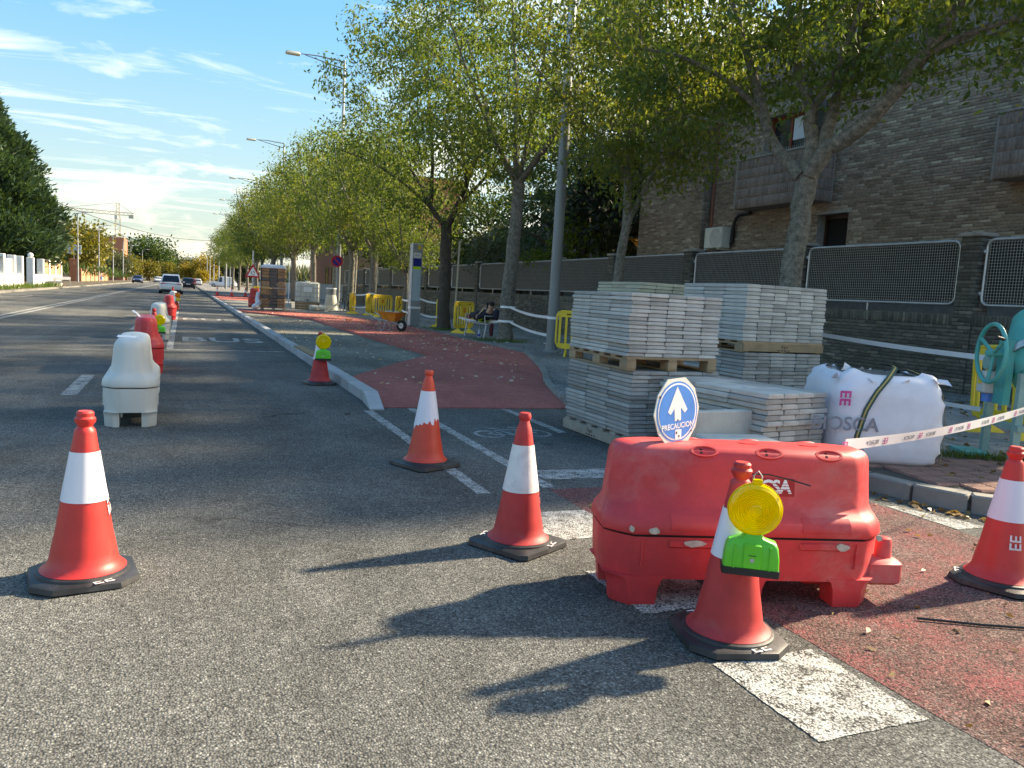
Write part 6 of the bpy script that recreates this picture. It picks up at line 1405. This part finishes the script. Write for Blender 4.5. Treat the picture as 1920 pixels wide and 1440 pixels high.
# black strap lying on the red lane
tag(MB().tube([(3.05, 2.32, .012), (3.3, 2.18, .010), (3.62, 2.02, .012), (3.80, 1.88, .010), (4.0, 1.62, .012)], .006, 6).build('black_cable', 'black_plastic', None, 60), 'thin black strap lying on the worn red lane', 'strap')
tag(MB().lathe([(.0, .004), (.03, .006), (.032, .02), (.0, .03)], 10, TR((1.62, 8.15, 0)) @ Matrix.Diagonal((1, .5, 1, 1)), (0, 0)).build('pebble', 'stone_dark'), 'dark pebble on the asphalt near the torn-sleeve cone', 'pebble')

# ------------------------------------------------------------------ cars
def make_car(label, loc, rz, paint, L=4.4, W_=1.82, H=1.62, van=False):
    t = thing('car' if not van else 'van', label, 'car' if not van else 'van', loc, rz, 'cars on the road'); h = L / 2; w2 = W_ / 2
    # stations along y (rear -h .. front +h): (y, sill z, belt z, belt half width)
    S = [(-h, .45, .80, .80), (-h + .08, .30, .95, .93), (-h + .5, .22, 1.0, .99), (-.6, .20, .99, 1.), (.6, .20, .97, 1.), (h - .9, .22, .92, .99), (h - .25, .28, .78, .93), (h, .42, .62, .78)]
    m = MB(); rings = []
    for y_, a, b, k in S: rings.append([(-w2 * k * .92, y_, a), (-w2 * k, y_, a + .15), (-w2 * k * .99, y_, b - .12), (-w2 * k * .90, y_, b), (0, y_, b + .03), (w2 * k * .90, y_, b), (w2 * k * .99, y_, b - .12), (w2 * k, y_, a + .15), (w2 * k * .92, y_, a)])
    m.loft(rings); bodyo = m.build('body', paint, t, 50)
    rf = h * (.95 if van else .86); G = [(-rf, .94, .90, 0), (-rf + .38, H - .08, .72, 1), (-.3, H, .74, 1), (.35, H - .03, .72, 1), (h * .36, .97, .86, 0)]
    m = MB(); m.loft([[(-w2 * k, y_, .93), (-w2 * (k - (.0 if not f else .02)), y_, z - .06), (-w2 * (k - .10), y_, z), (w2 * (k - .10), y_, z), (w2 * (k - (.0 if not f else .02)), y_, z - .06), (w2 * k, y_, .93)] for y_, z, k, f in G]); m.build('roof', paint, t, 50)
    # glass
    g = MB(); zz = H - .12
    g.loft([[(-w2 * .74, -rf - .012, .99), (w2 * .74, -rf - .012, .99)], [(-w2 * .60, -rf + .30, zz), (w2 * .60, -rf + .30, zz)]], None, (0, 0), False); g.build('rear_window', 'car_glass', t)
    g = MB(); g.loft([[(-w2 * .76, h * .36 + .02, 1.0), (w2 * .76, h * .36 + .02, 1.0)], [(-w2 * .62, .42, zz), (w2 * .62, .42, zz)]], None, (0, 0), False); g.build('windscreen', 'car_glass', t)
    for s in (-1, 1):
        if not van: MB().sheet([(s * w2 * .895, -rf + .30, 1.0), (s * w2 * .89, h * .30, 1.0), (s * w2 * .735, .35, H - .11), (s * w2 * .735, -rf + .50, H - .13)]).build('side_window', 'car_glass', t)
        else: MB().sheet([(s * w2 * .895, .1, 1.0), (s * w2 * .89, h * .30, 1.0), (s * w2 * .735, .35, H - .11), (s * w2 * .735, .1, H - .11)]).build('side_window', 'car_glass', t)
        for y_ in (-h + .8, h - .85):
            w_ = MB().lathe([(.20, -.1), (.32, -.11), (.335, -.06), (.335, .06), (.32, .11), (.20, .1)], 20, TR((s * (w2 - .10), y_, .335), 0, 0, R(90))).build('wheel', 'tyre', t, 40); MB().lathe([(.2, -.108), (.2, .108)], 14, TR((s * (w2 - .10), y_, .335), 0, 0, R(90))).build('rim', 'steel', w_)
        MB().bbox(s * w2 * .66 - .17, s * w2 * .66 + .17, -h - .005, -h + .14, .80, .90, .02).build('tail_light', 'tail_red', t); MB().bbox(s * w2 * .62 - .15, s * w2 * .62 + .15, h - .18, h + .0, .60, .70, .02).build('headlight', 'print_white', t)
        MB().bbox(s * (w2 + .06) - .07, s * (w2 + .06) + .07, h * .25, h * .25 + .1, .98, 1.10, .02).build('mirror', paint, t)
    MB().box(-w2 * .66 + .17, w2 * .66 - .17, -h - .006, -h + .1, .835, .875).build('light_bar', 'car_glass', t); MB().box(-.26, .26, -h - .012, -h + .05, .58, .69).build('number_plate', 'print_white', t)
    MB().bbox(-w2 * .86, w2 * .86, -h + .02, -h + .3, .20, .40, .03).build('rear_bumper', 'black_plastic', t); MB().box(-w2 * .8, w2 * .8, -h + .4, h - .4, .14, .26).build('underbody', 'black_plastic', t)
    return t
make_car('white SUV driving away in the lane beside the barrier row', (-1.0, 73.5, 0), R(0), 'car_white', 4.4, 1.86, 1.66)
make_car('dark blue oncoming car on the far lane', (-8.3, 168, 0), R(180), 'car_blue', 4.2, 1.85, 1.5)
make_car('white oncoming car behind the blue one', (-5.9, 215, 0), R(180), 'car_white', 4.3, 1.85, 1.5)
make_car('dark car ahead of the white SUV', (.55, 118, 0), 0, 'car_dark', 4.3, 1.8, 1.5)
make_car('red car ahead of the dark one', (1.4, 170, 0), 0, 'car_red', 4.2, 1.8, 1.5)
make_car('white car parked beyond the red one', (3.0, 196, 0), 0, 'car_white', 4.2, 1.8, 1.5)
make_car('white delivery van parked across the far pavement', (7.0, 160, .12), R(78), 'car_white', 4.9, 1.95, 2.05, True)

# ------------------------------------------------------------------ left side: wall, conifer, guard rail
t = thing('white_garden_wall', 'white rendered garden wall with pillars and barred openings below the conifer', 'wall', (-10.3, 0, .1))
MB().box(-.12, .12, 28, 61.6, 0, .95).build('wall', 'white_wall', t); MB().box(-.12, .12, 66.0, 80, 0, .95).build('wall', 'white_wall', t)
MB().box(-.13, .13, 70.5, 79.8, .952, 1.9).build('block_screen', 'orange_wall', t)
for y_ in (28, 32, 36, 40, 44, 48, 52.2, 56, 59.2, 61.8, 66, 70.3, 73.4, 76.6, 80): MB().bbox(-.22, .22, y_ - .25, y_ + .25, 0, 2.15, .02).build('pillar', 'white_wall', t)
MB().box(-.10, .10, 56.3, 59.0, .952, 1.9).build('closed_panel', 'grey_plaster', t)
MB().lathe([(.0, 2.12), (.16, 2.2), (.2, 2.33), (.14, 2.46), (0, 2.5)], 14, TR((0, 66, 0)), (0, 0)).build('ball_finial', 'white_wall', t, 60)
for y_ in [29 + k * .5 for k in range(54)]:
    if not any(abs(y_ - q) < .4 for q in (28, 32, 36, 40, 44, 48, 52.2, 56)) and y_ < 56: MB().box(-.02, .02, y_ - .02, y_ + .02, .952, 1.9).build('railing_bar', 'dark_green_metal', t)
MB().box(-.13, .13, 28, 56, 1.902, 1.97).build('rail_top', 'dark_green_metal', t)
def conifer(label, loc, r_, h, seed, n_=3800, z0_=1.2, squash=.8):
    rng = np.random.default_rng(seed); t = thing('cypress_tree', label, 'tree', loc, 0, 'big conifers behind the white wall')
    m = MB().tube([(0, 0, 0), (0, 0, h * .5), (0, 0, h * .92)], [.4, .3, .05], 10)
    for k in range(40):
        z = rng.uniform(.1, .7) * h; a = rng.uniform(0, 6.28); q = r_ * .8 * (1 - (z / h) ** 2.2); m.tube([(0, 0, z), (q * .5 * math.cos(a), q * .5 * math.sin(a), z + q * .25), (q * math.cos(a), q * math.sin(a), z + q * .6)], [.12, .08, .03], 5)
    m.build('trunk', 'bark_dark', t, 60)
    u = rng.random(n_); z = z0_ + (h - z0_) * u ** 1.15; a = rng.uniform(0, 6.283, n_)
    prof = r_ * np.clip(np.minimum(1.0, .72 + (z - z0_) / 6) * (1 - ((z - z0_) / (h - z0_)) ** 2.4), .03, 1) * (1 + .10 * np.sin(a * 5 + z * 1.3) + .07 * np.sin(a * 11 - z * 2.1))
    rr = prof * rng.uniform(.80, 1.03, n_); c = np.c_[rr * np.cos(a), rr * np.sin(a), z]; out = np.c_[np.cos(a), np.sin(a), np.full(n_, .9)]
    k = 16; P = np.repeat(c, k, 0) + rng.normal(size=(n_ * k, 3)) * np.array([.28, .28, .30]); D = unit(np.repeat(out, k, 0) + rng.normal(size=(n_ * k, 3)) * .55)
    stuff(link('crown', leaves_mesh('crown', P, D, .55, 'leaf_conifer', rng, .30), t))
conifer('huge dark green cypress bulging over the white wall', (-16.9, 74.5, 0), 7.0, 16.2, 71, 6500)
conifer('second dark cypress behind the white wall', (-21.5, 72, 0), 6.5, 18.5, 72, 3500)
conifer('slender dark conifer tip rising behind the cypress', (-17.0, 85, 0), 3.2, 18.0, 73, 2200, 3)
# verge plants
def tuft_field(name, label, pts, n_each, size, mat, seed, cat='grass'):
    rng = np.random.default_rng(seed); P = []
    for x, y_, z, r_ in pts: P.append(np.array([x, y_, z]) + rng.normal(size=(n_each, 3)) * np.array([r_, r_, 0]))
    P = np.concatenate(P); D = unit(rng.normal(size=(len(P), 3)) * .35 + np.array([0, 0, 1]))
    o = link(name, leaves_mesh(name, P, D, size, mat, rng, .10)); o['kind'] = 'stuff'; return o
rs = random.Random(4)
tuft_field('verge_grass', '', [(-9.8 + rs.uniform(-.2, .2), 30 + k * .5 + rs.uniform(-1, 1), .1, .25) for k in range(90)], 22, .38, 'grass_blade', 81)
tuft_field('kerb_weeds', '', [(6.25 + k * .11, 4.72 - k * .052, .13, .035) for k in range(7)] + [(6.95 + k * .09, 4.40 - k * .05, .13, .03) for k in range(5)] + [(5.9, 3.62, .10, .04), (5.72, 4.95, .13, .03)], 60, .085, 'grass_blade', 82)
tuft_field('tree_grass', '', [(8.0 + rs.gauss(0, .35), 19.4 + rs.gauss(0, .3), .12, .08) for k in range(40)] + [(8.1 + rs.gauss(0, .3), 24.8 + rs.gauss(0, .35), .12, .08) for k in range(40)] + [(8.3 + rs.gauss(0, .3), 31.8 + rs.gauss(0, .3), .12, .08) for k in range(20)], 24, .09, 'grass_blade', 83)
# fallen leaves
def litter(name, n_, gen, size, mat, seed):
    rng = np.random.default_rng(seed); P = np.array([gen(rng) for _ in range(n_)]); D = unit(np.c_[rng.normal(size=(n_, 2)), rng.normal(size=n_) * .12]); o = link(name, leaves_mesh(name, P, D, size, mat, rng, .5, .5)); o['kind'] = 'stuff'
def on_path(rng):
    while True:
        x, y_ = rng.uniform(2.4, 7.4), rng.uniform(10, 34)
        if rng.random() < .35 and y_ < 17: continue
        lx = np.interp(y_, [8.6, 10.9, 15.1, 18.5, 24, 30.4, 35], [1.97, 2.19, 4.7, 4.6, 4.51, 4.58, 2.6]); rx = np.interp(y_, [8.4, 10.4, 13, 16, 23, 29.5, 35], [4.47, 5.0, 6.1, 7.15, 7.4, 7.6, 6.2])
        if lx + .1 < x < rx - .1: return (x, y_, .108)
litter('fallen_leaves', 520, on_path, .085, 'path_leaf', 91)
litter('fallen_leaves', 700, lambda r: (r.uniform(5.6, 11.5), r.uniform(3.6, 8.5), .150), .07, 'dry_leaf', 92)
def gutter(r):
    k = r.uniform(0, 9); i = int(k); a, b = KR[i], KR[i + 1]; u = k - i; return (a[0] + (b[0] - a[0]) * u - .12 - abs(r.normal()) * .07, a[1] + (b[1] - a[1]) * u - .10 - abs(r.normal()) * .05, .016)
litter('fallen_leaves', 260, gutter, .065, 'dry_leaf', 93)
litter('fallen_leaves', 110, lambda r: (r.uniform(2.4, 4.8), r.uniform(1.0, 4.6), .012), .042, 'dry_leaf', 94)
litter('fallen_leaves', 260, lambda r: (r.uniform(2.3, 4.4), r.uniform(14, 34), .040), .075, 'path_leaf', 95)
litter('fallen_leaves', 400, lambda r: (r.uniform(7.5, 12), r.uniform(12, 40), .128), .08, 'dry_leaf', 96)
# guard rail, billboard, brick pillar, far wall, pedestrian
t = thing('guard_rail', 'short pale guard rail at the end of the white wall', 'guard rail', (-9.6, 71.5, .1)); MB().bbox(-.03, .03, 0, 10, .55, .8, .02).build('beam', 'galv', t)
for y_ in (.3, 9.6): MB().box(-.05, .05, y_ - .05, y_ + .05, 0, .56).build('post', 'galv', t)
t = thing('small_billboard', 'small pale blue notice board on a brick pillar', 'sign', (-14.6, 128, .1)); MB().box(-.06, .06, -.05, .05, 3.2, 3.9).build('post', 'galv', t); MB().bbox(-1.05, .95, -.06, .06, 3.9, 5.2, .03).build('board', 'totem_glass', t); MB().bbox(-.55, .55, -.4, .4, 0, 3.2, .03).build('pillar', 'terracotta', t)
t = thing('orange_garden_wall', 'low orange brick wall with small gate posts along the far left pavement', 'wall', (-14.2, 130, .1)); MB().box(-.15, .15, 1, 46, 0, 1.5).build('wall', 'orange_wall', t)
for k in range(8): MB().bbox(-.25, .25, 1 + k * 6.3 - .25, 1 + k * 6.3 + .25, 0, 1.9, .03).build('post', 'terracotta', t)
t = thing('person', 'distant pedestrian in white and blue walking along the left pavement', 'person', (-13.2, 152, .11))
skin_mesh('body', 'skin', [(0, 0, .9, .13, .1), (0, 0, 1.25, .16, .1), (0, 0, 1.45, .1, .08), (0, 0, 1.55, .055), (0, 0, 1.68, .09, .1), (-.1, .1, .5, .075), (-.1, .18, .06, .05), (.1, -.1, .5, .075), (.1, -.18, .06, .05), (-.2, 0, 1.4, .05), (-.25, .06, 1.1, .04), (-.24, .14, .88, .035), (.2, 0, 1.4, .05), (.25, -.04, 1.1, .04), (.24, .02, .88, .035)], [(0, 1), (1, 2), (2, 3), (3, 4), (0, 5), (5, 6), (0, 7), (7, 8), (2, 9), (9, 10), (10, 11), (2, 12), (12, 13), (13, 14)], t)
skin_mesh('shirt', 'print_white', [(0, 0, .95, .16, .13), (0, 0, 1.25, .18, .13), (0, 0, 1.43, .12, .10)], [(0, 1), (1, 2)], t); skin_mesh('jeans', 'sign_blue', [(0, 0, .92, .15, .12), (-.1, .1, .5, .095), (-.1, .17, .14, .075), (.1, -.1, .5, .095), (.1, -.17, .14, .075)], [(0, 1), (1, 2), (0, 3), (3, 4)], t)
# poles and cables
for i, (x, y_, h, tl, mt, lb) in enumerate(((-13.2, 92, 9.5, .12, 'ac_white', 'pale leaning utility pole beside the cypress'), (-14.5, 94, 8.0, .25, 'plank', 'brown wooden pole leaning beside the cypress'))):
    o = MB().tube([(0, 0, -.02), (-tl * 2, 0, h)], [.14, .09], 8).build('utility_pole', mt, None, 60); o.location = (x, y_, .1); tag(o, lb, 'pole', 'utility poles on the left')
cab = [Vector((-13.4, 92, 8.9)).lerp(Vector((8, 150, 9.0)), k / 24) + Vector((0, 0, -3.2 * 4 * (k / 24) * (1 - k / 24) * .55)) for k in range(25)]
tag(MB().tube(cab, .035, 5).build('overhead_cable', 'black_plastic'), 'overhead cable sagging across the road', 'cable')
# tower crane
t = thing('tower_crane', 'pale tower crane with a long jib far behind the trees', 'crane', (-21, 300, 0)); m = MB(); c0 = .8
def lattice(m, a, b, w_, n_, up_=(0, 0, 1)):
    a, b = Vector(a), Vector(b); d = (b - a).normalized(); s = d.cross(Vector((0, 1, 0.01))).normalized() * w_; q = d.cross(s).normalized() * w_; C = [s + q, s - q, -s - q, -s + q]
    for c in C: m.tube([a + c, b + c], .10, 4)
    for k in range(n_):
        for i in range(4): m.tube([a.lerp(b, k / n_) + C[i], a.lerp(b, (k + 1) / n_) + C[(i + 1) % 4]], .06, 4)
lattice(m, (0, 0, 0), (0, 0, 21), .75, 14); m.build('mast', 'crane_yellow', t); m = MB(); lattice(m, (0, 0, 21), (0, 0, 25.8), .5, 4); m.build('tower_top', 'crane_yellow', t)
m = MB(); lattice(m, (0, 0, 22.2), (-30, 0, 22.6), .5, 18); m.build('jib', 'crane_yellow', t); m = MB(); lattice(m, (0, 0, 22.2), (5, 0, 22.3), .45, 4); m.build('counter_jib', 'crane_yellow', t); MB().bbox(3.4, 5, -.7, .7, 20.9, 22.1, .05).build('counterweight', 'concrete_kerb', t)
MB().tube([(0, 0, 25.8), (-15, 0, 22.9)], .06, 4).build('stay_rope', 'black_plastic', t); MB().tube([(0, 0, 25.8), (4.6, 0, 22.6)], .06, 4).build('stay_rope', 'black_plastic', t); MB().tube([(-10, 0, 22), (-10, 0, 17)], .05, 4).build('hoist_rope', 'black_plastic', t); MB().bbox(-.9, .1, -1.6, -.7, 20.2, 21.6, .05).build('cab', 'ac_white', t)
far_house('distant terracotta apartment block under the crane', -27, -15, 236, 250, 11.5, 'terracotta', [('y', 1, 2.5, 8, 9.5), ('y', 4, 5.5, 8, 9.5), ('y', 8, 9.5, 8, 9.5)], roof_h=0, name='apartment_block')
far_house('grey block showing behind the autumn trees', -48, -38, 180, 195, 12, 'grey_plaster', [('y', 1, 2.5, 8, 9.5), ('y', 4, 5.5, 8, 9.5)], roof_h=0, name='apartment_block')
# far trees
FT = [(-18.5, 118, 5.0, 8.8, 'leaf_autumn', 'golden green tree beside the utility pole'), (-16.5, 150, 5.2, 10.0, 'leaf_autumn', 'broad russet tree above the orange wall'), (-22.5, 130, 5.0, 9.2, 'leaf_lime', 'yellow green tree behind the golden one'), (-17.0, 106, 2.6, 5.0, 'leaf_lime', 'low yellow green tree next to the white wall'), (-15.2, 98, 2.2, 4.2, 'leaf_green', 'dark green bush beside the small billboard'), (-19, 176, 4.5, 8.0, 'leaf_green', 'green tree behind the russet one'),
      (-15, 205, 3.6, 6.6, 'leaf_olive', 'greyish round tree on the left pavement'), (-14, 228, 3.8, 7.0, 'leaf_autumn', 'pale yellowing tree on the left pavement'), (-10, 268, 8.0, 13.6, 'leaf_green', 'big dome-shaped green pine closing the road'), (-24, 262, 7, 13.0, 'leaf_green', 'large dark tree beside the dome-shaped pine'), (-3, 285, 5, 10.0, 'leaf_olive', 'grey-green tree beyond the dome-shaped pine'), (2.5, 272, 3.0, 8.6, 'leaf_olive', 'tall loose grey tree past the end of the road'), (-9.5, 246, 3.2, 6.0, 'leaf_autumn', 'round yellow-green street tree before the pine'), (-4.5, 250, 3.0, 5.8, 'leaf_autumn', 'round brownish street tree at the roundabout'), (1.5, 254, 3.0, 6.2, 'leaf_gold', 'yellowing street tree by the far lamp posts'), (4.6, 226, 1.7, 3.9, 'leaf_gold', 'small bright golden tree beside the far pavement'), (6.5, 250, 4.0, 9.0, 'leaf_gold', 'tall yellow tree at the end of the pavement'), (10.5, 172, 4.0, 7.5, 'leaf_dark', 'dark tree behind the parked van'), (-34, 150, 6.0, 11.5, 'leaf_olive', 'grey-green tree far behind the cypress')]
for i, (x, y_, r_, h, mt, lb) in enumerate(FT):
    rn = random.Random(i); env = [((0, 0, h * .60), (r_ * .9, r_ * .9, h * .38))] + [((r_ * .5 * math.cos(k * 2.1 + i), r_ * .5 * math.sin(k * 2.1 + i), h * rn.uniform(.42, .66)), (r_ * .55, r_ * .55, h * .24)) for k in range(3)]
    blob_tree('far_tree', lb, (x, y_, 0), env, int(900 + r_ * 520), .30 + r_ * .07, mt, h * .45, .12 + r_ * .02, 200 + i, group='trees along the far road', cl_r=.14 * r_, shell=.45, wr=.6, clump=10)
o = tuft_field('far_hedge', '', [(-15.5 + rs.uniform(-1, 1), 130 + k * 2.2, .8, 1.0) for k in range(60)], 24, 2.0, 'leaf_green', 84)
o = tuft_field('distant_woods', '', [(rs.uniform(-140, 150), rs.uniform(330, 420), 1.0, 4.0) for k in range(420)], 34, 8.5, 'leaf_olive', 85)
